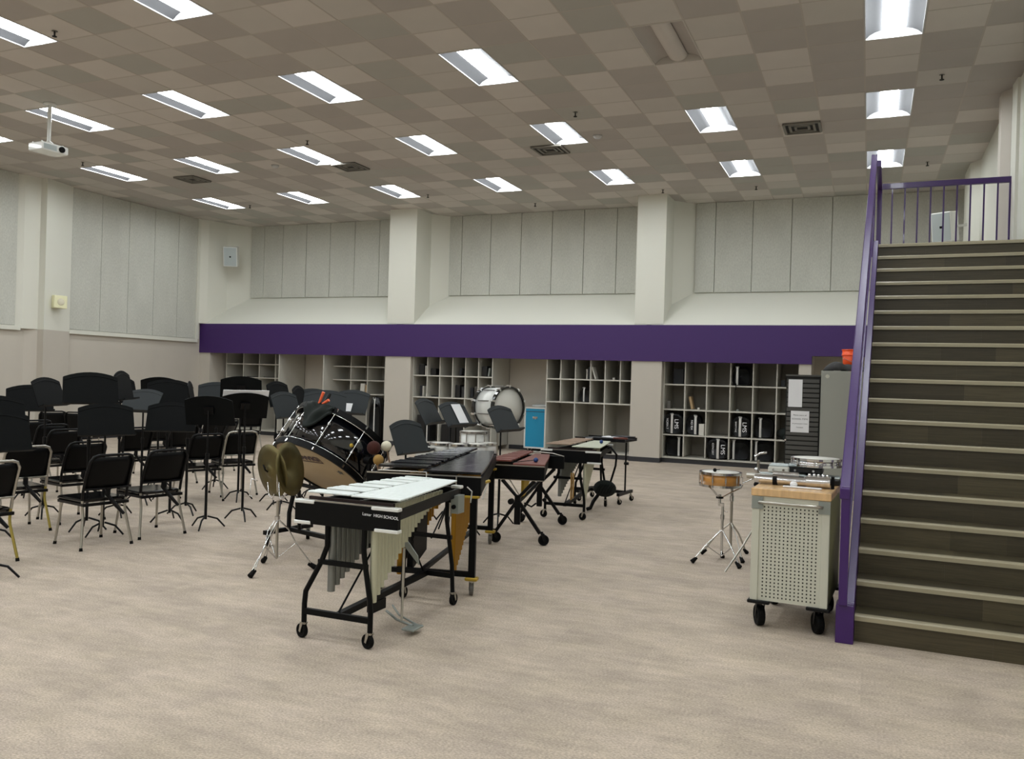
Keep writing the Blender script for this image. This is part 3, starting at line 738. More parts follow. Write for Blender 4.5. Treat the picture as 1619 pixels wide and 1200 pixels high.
def stand(x, y, z, hd, tilt, shade, double, label):
    t, dk = make_stand(shade, double)
    t['label'] = label; t['group'] = 'music stands'; t.location = (x, y, 0); t.rotation_euler.z = R(hd)
    # local: +x = facing direction; desk plane local (x->-y?, y->up)
    a = R(tilt)
    n = Vector((math.cos(a), 0, math.sin(a))); up = Vector((-math.sin(a), 0, math.cos(a))); rt = up.cross(n)
    dk.matrix_local = Matrix(((rt.x, up.x, n.x, .03), (rt.y, up.y, n.y, 0), (rt.z, up.z, n.z, z), (0, 0, 0, 1)))
    px = .0
    if double:
        MB().tube([(px, -.055, .12), (px, -.055, z-.05), (px, .055, z-.05), (px, .055, .12)], .010, 8).build('pole', 'black_metal', t)
        MB().box(-.02, .02, -.07, .07, .10, .14).build('clamp', 'black_metal', t)
    else:
        MB().cyl((px, 0, .10), (px, 0, z*.62), .0145, n=10).build('pole', 'black_metal', t)
        MB().cyl((px, 0, z*.60), (px, 0, z-.0), .010, n=8).build('upper_pole', 'black_metal', t)
        MB().cyl((px, 0, z*.59), (px, 0, z*.64), .02, n=10).build('clamp', 'black_metal', t)
    for k in range(3):
        an = PI/3+k*2*PI/3
        MB().tube([(.02*math.cos(an), .02*math.sin(an), .13), (.12*math.cos(an), .12*math.sin(an), .10), (.20*math.cos(an), .20*math.sin(an), .010)], [.010, .010, .009], 6).build('leg', 'black_metal', t)
    return t, dk
for s in STD:
    t, dk = stand(*s)
    if 'white sheet' in s[-1]:
        p = MB().box(-.02, .16, -.15, .13, .0125, .0135).build('sheet', 'paper'); bpy.context.view_layer.update(); p.matrix_world = dk.matrix_world.copy(); tag(p, 'white music sheet resting on the grey double-post stand', 'paper')
    if 'paper along' in s[-1]:
        p = MB().box(-.25, .25, -.10, .20, .006, .012).build('sheet', 'paper'); bpy.context.view_layer.update(); p.matrix_world = dk.matrix_world.copy(); tag(p, 'white paper edge above the black stand seen from behind', 'paper')
    if 'right part' in s[-1]:
        p = MB().box(-.12, .05, -.15, -.02, .012, .014).build('sheet', 'paper'); bpy.context.view_layer.update(); p.matrix_world = dk.matrix_world.copy(); tag(p, 'small paper on the grey tilted stand above the bass drum', 'paper')

# ================================================================ CASTERS
def caster(parent, x, y, ztop, r=.05, m='rubber', rz=0, w=.028, fork='chrome_dull'):
    Mz = Matrix.Translation((x, y, 0)) @ Matrix.Rotation(rz, 4, 'Z')
    b = MB(); b.cyl((0, 0, r*1.9), (0, 0, ztop), .012, n=8, M=Mz)
    for s in (-1, 1):
        b.add([(-.012, s*(w/2+.006), r*2.15), (.016, s*(w/2+.006), r*2.15), (.028, s*(w/2+.006), r*.9), (.014, s*(w/2+.006), r*.8),
               (-.012, s*(w/2+.003), r*2.15), (.016, s*(w/2+.003), r*2.15), (.028, s*(w/2+.003), r*.9), (.014, s*(w/2+.003), r*.8)],
              [(0, 1, 2, 3), (7, 6, 5, 4), (0, 4, 5, 1), (1, 5, 6, 2), (2, 6, 7, 3), (3, 7, 4, 0)], M=Mz)
    b.box(-.016, .02, -w/2-.006, w/2+.006, r*2.1, r*2.25, M=Mz)
    c = b.build('caster', fork, parent)
    Mw = Mz @ Matrix.Translation((.018, 0, r)) @ Matrix.Rotation(PI/2, 4, 'X')
    MB().lathe([(0, -w/2), (r*.35, -w/2), (r*.4, -w/2+.004), (r*.72, -w/2+.004), (r*.8, -w/2), (r*.94, -w/2), (r, -w/4), (r, w/4), (r*.94, w/2), (r*.8, w/2), (r*.72, w/2-.004), (r*.4, w/2-.004), (r*.35, w/2), (0, w/2)], 20, M=Mw, smooth=False).build('wheel', m, c)
    return c

# ================================================================ MALLET INSTRUMENTS
def bars(t, n, y0, y1, xi0, xo0, xi1, xo1, z, m, name='bar', gap=.006, skip=None, thick=.012, side=1):
    """row of bars from y0 to y1; inner/outer x interpolate; skip = pattern of missing bars (accidentals)"""
    L = y1-y0
    # bar widths shrink slightly
    ws = [1.25-.5*i/(n-1) for i in range(n)]; S = sum(ws); y = y0
    for i in range(n):
        w = L*ws[i]/S; f = (i+.5)/n
        xi = xi0+(xi1-xi0)*f; xo = xo0+(xo1-xo0)*f
        if skip is None or skip[i % len(skip)]:
            a, b = min(xi, xo), max(xi, xo)
            bb = MB().rbox(a, b, y+gap/2, y+w-gap/2, z, z+thick, min(.003, thick/3)); bb.build(name, m, t)
        y += w
def pipes(t, n, y0, y1, x0, x1, ztop, lens, m, r=.017, name='resonator_tube', skip=None):
    for i in range(n):
        f = i/(n-1)
        if skip is not None and not skip[i % len(skip)]: continue
        y = y0+(y1-y0)*f; x = x0+(x1-x0)*f; rr = r*(1.1-.4*f)
        MB().cyl((x, y, ztop-lens(f)), (x, y, ztop), rr, n=12).build(name, m, t)

def vibraphone(label, loc, rz, bm, am, pm, pm2, h=.92, acc_lift=0, w0=.75, w1=.44, L=1.16, text_=None, pedal=True, cap='ivory_w', capm='drum_white'):
    t = thing('vibraphone', label, 'vibraphone', loc, rz)
    ze = h-.04
    xl, xr = -w0/2+.065, w0/2+.065
    # near end board
    b = MB().box(xl, xr, -.02, .02, ze-.145, ze); b.build('end_board', 'frame_black', t, bevel=.003)
    for (a, c, z) in ((xl-.004, xl+.145, ze-.016), (xr-.185, xr+.006, ze-.016), (xl-.004, xl+.12, ze-.148), (xr-.16, xr+.006, ze-.148)):
        MB().rbox(a, c, -.026, .026, z, z+.022, .004).build('corner_trim', capm, t)
    MB().box(xl+.06, xr-.05, -.012, .008, ze, ze+.008).build('edge_strip', 'chrome_dull', t)
    xl1, xr1 = .05-w1/2, .05+w1/2
    MB().box(xl1, xr1, L-.02, L+.015, ze-.12, ze-.005).build('end_board', 'frame_black', t)
    MB().rbox(xr1-.06, xr1+.02, L-.03, L+.022, ze-.012, ze+.010, .004).build('corner_trim', capm, t)
    for (a, c) in ((xl+.02, xl1+.02), (xr-.02, xr1-.01), (.02, .04)):
        MB().add([(a-.012, .02, ze-.07), (a+.012, .02, ze-.07), (a+.012, .02, ze-.012), (a-.012, .02, ze-.012), (c-.012, L-.02, ze-.07), (c+.012, L-.02, ze-.07), (c+.012, L-.02, ze-.012), (c-.012, L-.02, ze-.012)],
                 [(0, 1, 2, 3), (7, 6, 5, 4), (0, 4, 5, 1), (1, 5, 6, 2), (2, 6, 7, 3), (3, 7, 4, 0)]).build('side_rail', 'frame_black', t)
    # damper felt strip
    MB().box(xl+.07, xr-.06, .03, .05, ze-.005, h-.016).build('damper_felt', 'felt_dark', t)
    # bars
    bars(t, 22, .035, L-.03, .065, xr-.015, .06, xr1-.01, h, bm)
    bars(t, 22, .055, L-.01, .045, xl+.035, .05, xl1, h+acc_lift, am, skip=(1, 1, 0, 1, 1, 1, 0))
    # resonators
    def ln_(f): return .50*(1-f)**1.6+.07
    pipes(t, 22, .06, L-.05, .235, .14, ze-.03, ln_, pm, .021)
    pipes(t, 22, .06, L-.05, -.075, -.01, ze-.03, lambda f: (.47*(1-f)**1.5+.07), pm2, .022)
    # legs
    for s, xt, xf in ((-1, -.085, -.245), (1, .185, .245)):
        MB().tube([(xt, .02, ze-.12), (xt, .02, ze-.28), (xt+(xf-xt)*.25, .02, ze-.38), (xf*.97, .02, .30), (xf, .02, .22), (xf, .02, .10)], .017, 10).build('leg', 'frame_black', t)
        caster(t, xf, .02, .12, .046, rz=PI*.9 if s < 0 else PI*.9)
    for s, xt, xf in ((-1, -.06, -.19), (1, .17, .235)):
        MB().tube([(xt, L, ze-.1), (xt, L, ze-.25), (xf*.95, L, .30), (xf, L, .10)], .016, 10).build('leg', 'frame_black', t)
        caster(t, xf, L, .12, .044, rz=PI/2)
    for yy, z1, z2 in ((.02, .50, .175), (L, .50, .22)):
        MB().box(-.145, .215, yy-.012, yy+.012, z1-.015, z1+.015).build('upper_crossbar', 'frame_black', t)
        MB().box(-.235, .235, yy-.014, yy+.014, z2-.018, z2+.018).build('lower_crossbar', 'frame_black', t)
    MB().add([(-.02, .03, .15), (.02, .03, .15), (.02, .03, .19), (-.02, .03, .19), (-.01, L, .20), (.03, L, .20), (.03, L, .24), (-.01, L, .24)],
             [(0, 1, 2, 3), (7, 6, 5, 4), (0, 4, 5, 1), (1, 5, 6, 2), (2, 6, 7, 3), (3, 7, 4, 0)]).build('bottom_beam', 'frame_black', t)
    MB().tube([(.0, .04, .19), (.06, .55, ze-.14)], .007, 6).build('brace_rod', 'frame_black', t)
    MB().tube([(.0, L-.03, .24), (.05, L-.5, ze-.14)], .007, 6).build('brace_rod', 'frame_black', t)
    if pedal:
        p = MB().rbox(.27, .36, .36, .50, .03, .045, .004).build('pedal', 'steel_grey', t)
        MB().tube([(0, .62, .06), (.14, .52, .045), (.31, .44, .045)], .009, 6).build('pedal_arm', 'steel_grey', p)
        MB().tube([(0, .70, .08), (.10, .62, .045), (.33, .48, .04)], .007, 6).build('pedal_arm', 'steel_grey', p)
        MB().tube([(.19, .50, .05), (.17, .54, .30), (.16, .56, ze-.36)], .009, 8).build('pedal_rod', 'chrome_dull', t)
        MB().prism([(.10, ze-.26), (.13, ze-.24), (.27, ze-.40), (.28, ze-.46), (.15, ze-.33)], -.56, -.552, M=Matrix(((1, 0, 0, 0), (0, 0, -1, 0), (0, 1, 0, 0), (0, 0, 0, 1)))).build('pedal_bracket', 'steel_grey', t)
        MB().box(-.02, .03, .40, .56, .10, .17).build('pedal_mount', 'frame_black', t)
        cb = MB().box(xr1-.01, xr1+.05, L-.12, L-.02, ze-.18, ze-.05).build('control_box', 'steel_grey', t)
        MB().cyl((xr1+.02, L-.125, ze-.13), (xr1+.02, L-.14, ze-.13), .016, n=12).build('dial', 'rubber', cb)
        MB().tube([(xr1+.05, L+.02, ze+.0), (xr1+.09, L+.02, ze-.03), (xr1+.09, L, ze-.11)], .006, 6).build('cable', 'chrome_dull', t)
    if text_:
        text('lettering', text_, .026, 'paper', t, Matrix.Translation((xr-.12, -.0215, ze-.05)) @ Matrix.Rotation(PI/2, 4, 'X') @ Matrix.Rotation(R(-2), 4, 'Z'))
    return t
mat('silver_bar2', '#e8efec', .35)
vibraphone('vibraphone with bright silver bars and grey pipes, hand lettered end board, frontmost instrument', (-3.03, 4.46, 0), 0, 'bar_silver', 'bar_silver', 'pipe_silver', 'pipe_grey', text_='Lamar  HIGH SCHOOL')
vibraphone('old mallet instrument with pale and tan bars on curved legs, farthest of the row', (-3.38, 9.76, 0), R(4), 'bar_pale', 'bar_tan', 'pipe_silver', 'pipe_grey', h=.875, w0=.74, w1=.5, L=1.25, acc_lift=.02, pedal=False)

# ---- marimba (black bars, gold pipes)
ma = thing('marimba', 'long marimba with black bars and gold resonator pipes behind the silver vibraphone', 'marimba', (-3.19, 5.86, 0), R(13))
H_ = .93; LL = 2.02
xl, xr = -.46, .46
MB().box(xl, xr, -.025, .02, H_-.155, H_-.01).build('end_board', 'frame_black', ma, bevel=.003)
MB().box(xl, xr, -.03, -.02, H_-.015, H_-.005).build('edge_strip', 'chrome_dull', ma)
MB().box(-.22, .18, LL, LL+.03, H_-.13, H_-.01).build('end_board', 'frame_black', ma)
for a, c in ((xl+.012, -.20), (xr-.012, .17), (0., 0.)):
    MB().add([(a-.012, .02, H_-.14), (a+.012, .02, H_-.14), (a+.012, .02, H_-.02), (a-.012, .02, H_-.02), (c-.012, LL, H_-.12), (c+.012, LL, H_-.12), (c+.012, LL, H_-.02), (c-.012, LL, H_-.02)],
             [(0, 1, 2, 3), (7, 6, 5, 4), (0, 4, 5, 1), (1, 5, 6, 2), (2, 6, 7, 3), (3, 7, 4, 0)]).build('side_rail', 'frame_black', ma)
bars(ma, 30, .03, LL-.02, -.02, .45, .0, .16, H_, 'bar_black', thick=.02)
bars(ma, 30, .06, LL, -.0, -.40, -.01, -.20, H_+.025, 'bar_black', thick=.02, gap=.012, skip=(1, 1, 0, 1, 1, 1, 0))
def arcl(f): return .24+.50*max(0, 1-f*3.4)**1.1 if f < .3 else .24+.34*max(0, 1-(f-.3)/.5)**1.3*(1 if f > .3 else 0)*.6
pipes(ma, 30, .06, LL-.1, .235, .10, H_-.04, lambda f: .66*(1-f)**1.25+.10, 'pipe_gold', .021)
pipes(ma, 30, .08, LL-.1, -.20, -.10, H_-.04, lambda f: .68*(1-f)**1.3+.10, 'pipe_gold', .024, skip=(1, 1, 0, 1, 1, 1, 0))
# dark inner bass resonator boxes
MB().prism([(.10, H_-.78), (.50, H_-.70), (.50, H_-.10), (.10, H_-.05)], -.15, -.10, M=YZ).build('resonator_panel', 'frame_black', ma)
for x, y, nm in ((.405, -.01, 1), (-.33, -.01, 1), (.145, LL, 1), (-.16, LL, 1)):
    MB().box(x-.026, x+.026, y-.022, y+.022, .13, H_-.15).build('post', 'frame_black', ma, bevel=.002)
    MB().rbox(x-.07, x+.045, y-.03, y+.03, H_-.175, H_-.155, .004).build('post_bracket', 'gold_trim', ma)
    MB().rbox(x-.05, x+.05, y-.035, y+.035, .118, .145, .006).build('post_bracket', 'gold_trim', ma)
    caster(ma, x, y, .125, .052, m='wheel_grey', rz=PI/2+.3)
for y, a, c in ((-.01, -.36, .43), (LL, -.18, .17)): MB().box(a, c, y-.018, y+.018, .145, .185).build('base_bar', 'frame_black', ma)
MB().add([(-.02, 0, .15), (.02, 0, .15), (.02, 0, .18), (-.02, 0, .18), (-.02, LL, .15), (.02, LL, .15), (.02, LL, .18), (-.02, LL, .18)], [(0, 1, 2, 3), (7, 6, 5, 4), (0, 4, 5, 1), (1, 5, 6, 2), (2, 6, 7, 3), (3, 7, 4, 0)]).build('bottom_beam', 'frame_black', ma)
MB().tube([(-.36, -.05, H_+.012), (.03, -.05, H_+.012), (.03, -.05, H_-.03), (.08, -.05, H_-.055), (.27, -.05, H_-.055), (.27, -.05, H_-.01)], .006, 6).build('rail_loop', 'chrome_dull', ma)
MB().cyl((.27, -.05, H_-.055), (.27, -.05, H_-.15), .006, n=6).build('rail_drop', 'chrome_dull', ma)
MB().tube([(.30, .12, H_-.12), (.42, .50, H_-.10)], .014, 6).build('gold_arm', 'gold_trim', ma)

# ---- xylophone (rose bars) on folding Y stands
xy = thing('xylophone', 'xylophone with reddish wooden bars on black folding wheeled stands', 'xylophone', (-3.34, 8.02, 0), R(11))
h = .80; Lx = 1.30
MB().box(-.33, .33, -.02, .02, h-.14, h-.005).build('end_board', 'frame_black', xy, bevel=.003)
MB().box(-.33, .33, -.026, .024, h-.006, h+.002).build('edge_strip', 'chrome_dull', xy)
MB().box(-.33, .33, -.026, .024, h-.148, h-.14).build('edge_strip', 'chrome_dull', xy)
MB().box(-.16, .34, Lx-.02, Lx+.02, h-.15, h+.0).build('end_board', 'frame_black', xy, bevel=.003)
MB().tube([(-.16, Lx-.03, h+.03), (.0, Lx-.03, h+.04), (.2, Lx-.03, h+.03), (.34, Lx-.03, h-.0)], .007, 6).build('edge_strip', 'chrome_dull', xy)
for a, c in ((-.32, -.15), (.32, .15)):
    MB().add([(a-.01, .02, h-.12), (a+.01, .02, h-.12), (a+.01, .02, h-.01), (a-.01, .02, h-.01), (c-.01, Lx, h-.1), (c+.01, Lx, h-.1), (c+.01, Lx, h-.01), (c-.01, Lx, h-.01)],
             [(0, 1, 2, 3), (7, 6, 5, 4), (0, 4, 5, 1), (1, 5, 6, 2), (2, 6, 7, 3), (3, 7, 4, 0)]).build('side_rail', 'frame_black', xy)
bars(xy, 26, .03, Lx-.03, -.01, .32, -.0, .17, h, 'bar_rose', thick=.018, gap=.004)
bars(xy, 26, .05, Lx-.01, -.03, -.31, -.02, -.17, h+.03, 'bar_rose', thick=.018, gap=.008, skip=(1, 1, 0, 1, 1, 1, 0))
pipes(xy, 26, .3, Lx-.1, .05, .02, h-.03, lambda f: .30*(1-f)**1.2+.06, 'gold_trim', .017)
for yy in (.0, Lx):
    st = bpy.data.objects.new('folding_stand', None); C.objects.link(st); st.parent = xy
    xc = .06
    MB().tube([(xc-.17, yy, h-.15), (xc, yy, h-.33), (xc+.17, yy, h-.15)], .022, 8).build('yoke', 'black_metal', st)
    MB().box(xc-.03, xc+.03, yy-.02, yy+.02, .20, h-.30).build('column', 'black_metal', st)
    for s, e in ((-1, .22), (1, .24)):
        MB().box(-.018, .018, -.016, .016, 0, .42, M=frame((xc+s*e, yy+.0, .12), (-s*(e-.02), 0, .30), (0, 1, 0))).build('splayed_leg', 'black_metal', st)
        caster(st, xc+s*(e+.02), yy, .14, .055, rz=.4, w=.045, fork='black_metal')
    MB().cyl((xc-.07, yy-.03, .43), (xc-.07, yy+.03, .43), .03, n=10).build('knob', 'black_metal', st)
    MB().cyl((xc+.06, yy-.03, .28), (xc+.06, yy+.03, .28), .022, n=10).build('knob', 'black_metal', st)
MB().tube([(.06, .03, .42), (.06, .75, .46), (.06, Lx, .50)], .018, 8).build('stretcher', 'black_metal', xy)
MB().tube([(.10, .15, .40), (.17, .18, .36), (.22, .18, .40)], .010, 6).build('hook', 'black_metal', xy)
def mallet(p, q, label, r=.022, m='blue_ball'):
    t = thing('mallet', label, 'mallet', p)
    d = Vector(q)-Vector(p)
    MB().sph((0, 0, 0), r, 14).build('mallet_head', m, t); MB().cyl((0, 0, 0), d, .004, n=6).build('stick', 'black_plastic', t)
mallet((-3.20, 8.30, .842), (-3.36, 8.05, .826), 'mallet with blue ball head lying on the reddish xylophone', .026)
mallet((-3.14, 10.45, .912), (-3.22, 10.75, .905), 'mallet with blue ball head lying on the pale-barred instrument', .024)
o = MB().box(-.004, .004, -.02, .02, -.30, 0).box(.02, .026, -.02, .02, -.28, 0).build('pink_sticks', 'felt_tan'); o.location = (-3.02, 8.95, .66); o.name = 'drum_sticks'; tag(o, 'pair of drum sticks hanging from the right side of the reddish xylophone', 'sticks')

# ---- trap table
tt = thing('trap_table', 'black wheeled percussion table holding sheet music, behind the old pale-barred instrument', 'table', (-3.40, 11.55, 0), R(-5))
MB().rbox(-.37, .37, -.25, .25, .855, .885, .006).build('tabletop', 'black_metal', tt)
MB().box(-.37, .37, -.25, -.235, .885, .90).box(-.37, .37, .235, .25, .885, .90).build('rim', 'black_metal', tt)
for s in (-1, 1):
    MB().cyl((s*.30, 0, .16), (s*.30, 0, .86), .013, n=8).build('post', 'black_metal', tt)
    MB().cyl((s*.30-.02, 0, .55), (s*.30+.04, 0, .55), .02, n=8).build('knob', 'black_metal', tt)
    MB().box(s*.30-.02, s*.30+.02, -.27, .27, .12, .16).build('foot_bar', 'black_metal', tt)
    for q in (-1, 1): caster(tt, s*.30, q*.24, .12, .038, rz=1.2, w=.024)
MB().box(-.30, .30, -.02, .02, .13, .17).build('cross_bar', 'black_metal', tt)
for k in range(4):
    o = MB().box(-.14, .14, -.1, .1, 0, .004+.003*k).build('sheet_music', ['paper', 'book_dark', 'paper', 'book_dark'][k]); o.location = (-3.52+.12*k, 11.42+.05*k, .886+.0+.009*k); o.rotation_euler = (0, 0, .3-.25*k)
    tag(o, ['white sheet nearest the left edge of the trap table', 'dark folder under the sheets on the trap table', 'white sheet in the middle of the trap table', 'dark folder on top of the pile on the trap table'][k], 'paper')
o = MB().rbox(-.10, .10, -.03, .03, 0, .03, .006).build('wood_block', 'bar_rose'); o.location = (-3.16, 11.42, .886); o.rotation_euler.z = .4; tag(o, 'reddish wooden block at the right end of the trap table', 'block')
# black strapped bag between table and old instrument
bg = thing('backpack', 'black ribbed bag hanging by its straps from the right side of the pale-barred instrument', 'bag', (-3.12, 10.60, 0), .2)
b = MB().sph((0, 0, .30), .13, 18, (1.15, .6, .85)); b.build('bag_body', 'cloth_green', bg)
for k in range(6): MB().tube([(-.11+.036*k, -.070, .24), (-.09+.036*k, -.083, .30), (-.05+.036*k, -.068, .36)], .006, 5).build('rib', 'black_plastic', bg)
MB().tube([(-.05, 0, .38), (-.06, -.02, .60), (-.03, .0, .80), (.06, .0, .84), (.14, .0, .74), (.13, .0, .60), (.07, 0, .38)], .014, 6).build('strap', 'black_plastic', bg)
MB().tube([(-.08, 0, .22), (-.14, -.04, .13), (-.17, -.08, .05), (-.22, -.08, .03)], .024, 7).build('strap', 'black_plastic', bg)

# ================================================================ CYMBAL STAND
cs = thing('cymbal_stand', 'chrome tripod cradle stand holding two crash cymbals', 'stand', (-4.60, 5.88, 0), 0)
MB().cyl((0, 0, .10), (0, 0, .62), .013, n=10).build('pole', 'chrome_dull', cs)
MB().cyl((0, 0, .42), (0, 0, .46), .022, n=10).build('collar', 'chrome', cs)
feet = [(.0, -.32, 0), (.25, .19, 0), (-.27, .17, 0)]
for fxx, fyy, _ in feet:
    d = Vector((fxx, fyy, 0)).normalized(); p = Vector((-d.y, d.x, 0))*.013
    lg = MB()
    for s in (-1, 1):
        lg.tube([Vector((0, 0, .44))+p*s, Vector((fxx*.3, fyy*.3, .35))+p*s*1.5, Vector((fxx*.5, fyy*.5, .23))-p*s*.3, Vector((fxx*.9, fyy*.9, .06))+p*s], .005, 6)
    l = lg.build('leg', 'chrome', cs)
    MB().tube([(0, 0, .10), (fxx*.5, fyy*.5, .23)], .005, 6).build('leg_brace', 'chrome', cs)
    MB().cyl((fxx*.85, fyy*.85, .055), (fxx*1.03, fyy*1.03, .018), .018, .024, 10).build('rubber_foot', 'rubber', l)
MB().box(-.03, .03, -.03, .03, .60, .635).build('yoke', 'chrome', cs)
for pts in (((-.14, -.10, .760), (-.17, -.14, .780), (-.18, -.15, .640), (-.15, -.14, .630)), ((.0, -.14, .760), (.05, -.18, .660), (.09, -.19, .640), (.10, -.18, .680)), ((.06, -.10, .860), (.11, -.14, .830), (.14, -.16, .650), (.18, -.16, .640), (.19, -.15, .680)), ((0, 0, .630), (.03, -.05, .700), (.06, -.10, .860))):
    MB().tube(pts, .006, 6).build('cradle_hook', 'chrome', cs)
def cymbal(p, n_, label, Rr=.228):
    Mz = frame((0, 0, 0), n_, (0, 0, 1)); t = thing('cymbal', label, 'cymbal', p)
    prof = [(0, .028), (.03, .026), (.05, .014), (.062, .006), (.10, .002), (.16, -.004), (Rr, -.014), (Rr, -.0155), (.16, -.0055), (.06, .004), (.03, .024), (0, .026)]
    MB().lathe(prof, 48, M=Mz).build('cymbal_plate', 'cymbal', t)
    MB().tube([Mz @ Vector((0, 0, .028)), Mz @ Vector((.02, 0, .05)), Mz @ Vector((.06, .02, .05)), Mz @ Vector((.03, .03, .034))], .007, 6).build('strap', 'black_plastic', t)
cymbal((-4.645, 5.83, .845), (-.34, -.94, -.16), 'left crash cymbal of the pair in the chrome cradle stand')
cymbal((-4.505, 5.89, .868), (-.99, -.14, -.17), 'right crash cymbal of the pair, in front of the tan drum head')

# ================================================================ CONCERT BASS DRUM
bd = thing('bass_drum', 'large tilted black concert bass drum with tan head in wheeled tilting frame', 'drum', (-4.70, 6.72, 0), 0)
O = Vector((-4.695, 6.593, .773))-Vector((-4.70, 6.72, 0))
ax = Vector((.177, .586, .788)).normalized(); px_ = Vector((.957, -.289, 0)).normalized()
MD = frame(O, ax, px_); RD = .475; LD = .44
MB().lathe([(RD-.012, .03), (RD-.012, LD-.03)], 64, M=MD).build('shell', 'drum_black', bd)
def hoop(z0, z1, nm='hoop'):
    MB().lathe([(RD-.015, z0), (RD+.012, z0), (RD+.012, z1), (RD-.015, z1)], 64, M=MD, smooth=False, ring=True).build(nm, 'black_plastic', bd)
hoop(-.01, .045); hoop(LD-.045, LD+.01)
for z in (.052, LD-.052): MB().torus(RD+.004, .005, 64, 6, M=MD @ Matrix.Translation((0, 0, z))).build('hoop_inlay', 'chrome', bd)
hd = MB().lathe([(0, .004), (RD-.02, .004), (RD-.012, .012), (RD-.016, .03), (0, .03)], 64, M=MD).build('drum_head', 'head_tan', bd)
MB().lathe([(0, LD-.03), (RD-.014, LD-.03), (RD-.02, LD-.004), (0, LD-.004)], 64, M=MD).build('drum_head', 'head_tan', bd)
for k in range(10):
    a = 2*PI*k/10+.33; c, s = math.cos(a), math.sin(a)
    def q(r, z): return MD @ Vector((r*c, r*s, z))
    lg = MB().cyl(q(RD+.02, .05), q(RD+.02, LD-.05), .004, n=6).build('tension_rod', 'chrome', bd)
    MB().cyl(q(RD+.0, LD*.36), q(RD+.02, LD*.36), .014, n=8).cyl(q(RD, LD*.64), q(RD+.02, LD*.64), .014, n=8).cyl(q(RD+.02, LD*.33), q(RD+.02, LD*.40), .009, n=8).cyl(q(RD+.02, LD*.60), q(RD+.02, LD*.67), .009, n=8).build('lug', 'chrome', lg)
    for z in (.01, LD-.01):
        MB().box(-.008, .008, -.008, .008, -.014, .014, M=frame(q(RD+.010, z), ax, (c*px_.x, c*px_.y, 0))).build('claw', 'chrome', lg)
# badge, logo, star
a = R(-20); MB().lathe([(0, 0), (.02, 0), (.018, .004), (0, .005)], 12, M=frame(MD @ Vector(((RD-.012)*math.cos(a), (RD-.012)*math.sin(a), LD*.5)), MD.to_3x3() @ Vector((math.cos(a), math.sin(a), 0)))).build('badge', 'gold_trim', bd)
ML = frame(O-ax*.0005, -ax, px_)     # looking at near head: x right
text('logo', 'LUDWIG', .092, 'logo_red', bd, ML @ Matrix.Translation((-.02, .215, 0)) @ Matrix.Scale(1.2, 4, (1, 0, 0)), bold=.004)
MB().box(-.24, .22, .155, .166, 0, .001, M=ML).box(.212, .22, .155, .26, 0, .001, M=ML).build('logo_rule', 'logo_red', bd)
star = []
for k in range(10):
    a = PI/2+k*PI/5; rr = .045 if k % 2 == 0 else .022; star.append((.33+rr*math.cos(a), .03+rr*math.sin(a)*.8))
MB().prism(star, 0, .001, M=ML).build('star_mark', 'wheel_grey', bd)
# cradle frame and base
def D(x, y, z): return MD @ Vector((x, y, z))
MB().tube([D(-.60, .02, .90), D(-.585, .06, .16), D(-.55, .10, -.01), D(-.46, .15, -.07), D(-.38, .18, -.08), D(.30, .25, -.08), D(.40, .24, -.06), D(.47, .20, .02), D(.50, .18, .12), D(.53, .15, .46)], .019, 10).build('cradle_bar', 'black_metal', bd)
zc_ = MD @ Vector((0, 0, LD*.4))
for s in (-1, 1):
    piv = zc_ + px_*.57*s
    fb = Vector((0, 0, 0)) + px_*.57*s
    MB().tube([piv, Vector((piv.x, piv.y, piv.z-.10)), Vector((fb.x*1.0, fb.y+.05, .45)), Vector((fb.x, fb.y, .30)), Vector((fb.x, fb.y, .12))], .022, 10).build('upright', 'black_metal', bd)
    MB().cyl(piv-px_*s*.05, piv+px_*s*.03, .035, n=12).build('pivot_knob', 'black_metal', bd)
    y_ = Vector((.2, .98, 0))
    MB().box(-.02, .02, -.30, .30, -.02, .02, M=frame(fb+Vector((0, 0, .14)), (0, 0, 1), (y_.y, -y_.x, 0))).build('foot_bar', 'black_metal', bd)
    for q_ in (-1, 1):
        pp = fb+y_*.25*q_; caster(bd, pp.x, pp.y, .13, .052, rz=PI*.7, w=.035, fork='steel_grey')
MB().box(-.57, .57, -.02, .02, -.02, .02, M=frame((0, 0, .14), (0, 0, 1), px_)).build('cross_bar', 'black_metal', bd)
MB().tube([Vector((0, 0, .15))-px_*.40, O+px_*-.18-ax*.12+Vector((0, -.02, -.10))], .018, 8).build('diagonal_brace', 'black_metal', bd)
# cloth bag draped on top + orange sticks
cl = MB(); vs = []; fs = []
top = Vector((-4.70, 6.72, 0))
n = 14
for i in range(n+1):
    for j in range(n+1):
        u = -1+2*i/n; v = -1+2*j/n
        a = R(-75)+u*.30; zz = LD+.03 + .0 - (v+1)*.5*(.26+.05*math.cos(3*u))*(1-.55*abs(u)**1.5)
        rr = RD+.032+.012*math.sin(7*u+2*v)+.010*math.cos(5*v)
        if v < -.75: rr -= (-.75-v)*.3
        vs.append(tuple(top+(MD @ Vector((rr*math.cos(a), rr*math.sin(a), zz)))))
for i in range(n):
    for j in range(n): a = i*(n+1)+j; fs.append((a, a+1, a+n+2, a+n+1))
co = MB().add(vs, fs, True).build('cloth_bag', 'cloth_green'); sm = co.modifiers.new('thick', 'SOLIDIFY'); sm.thickness = .02
tag(co, 'dark green cloth pouch draped over the top of the black bass drum', 'cloth')
tp = top+(MD @ Vector(((RD+.015)*math.cos(R(-76)), (RD+.015)*math.sin(R(-76)), LD+.02)))
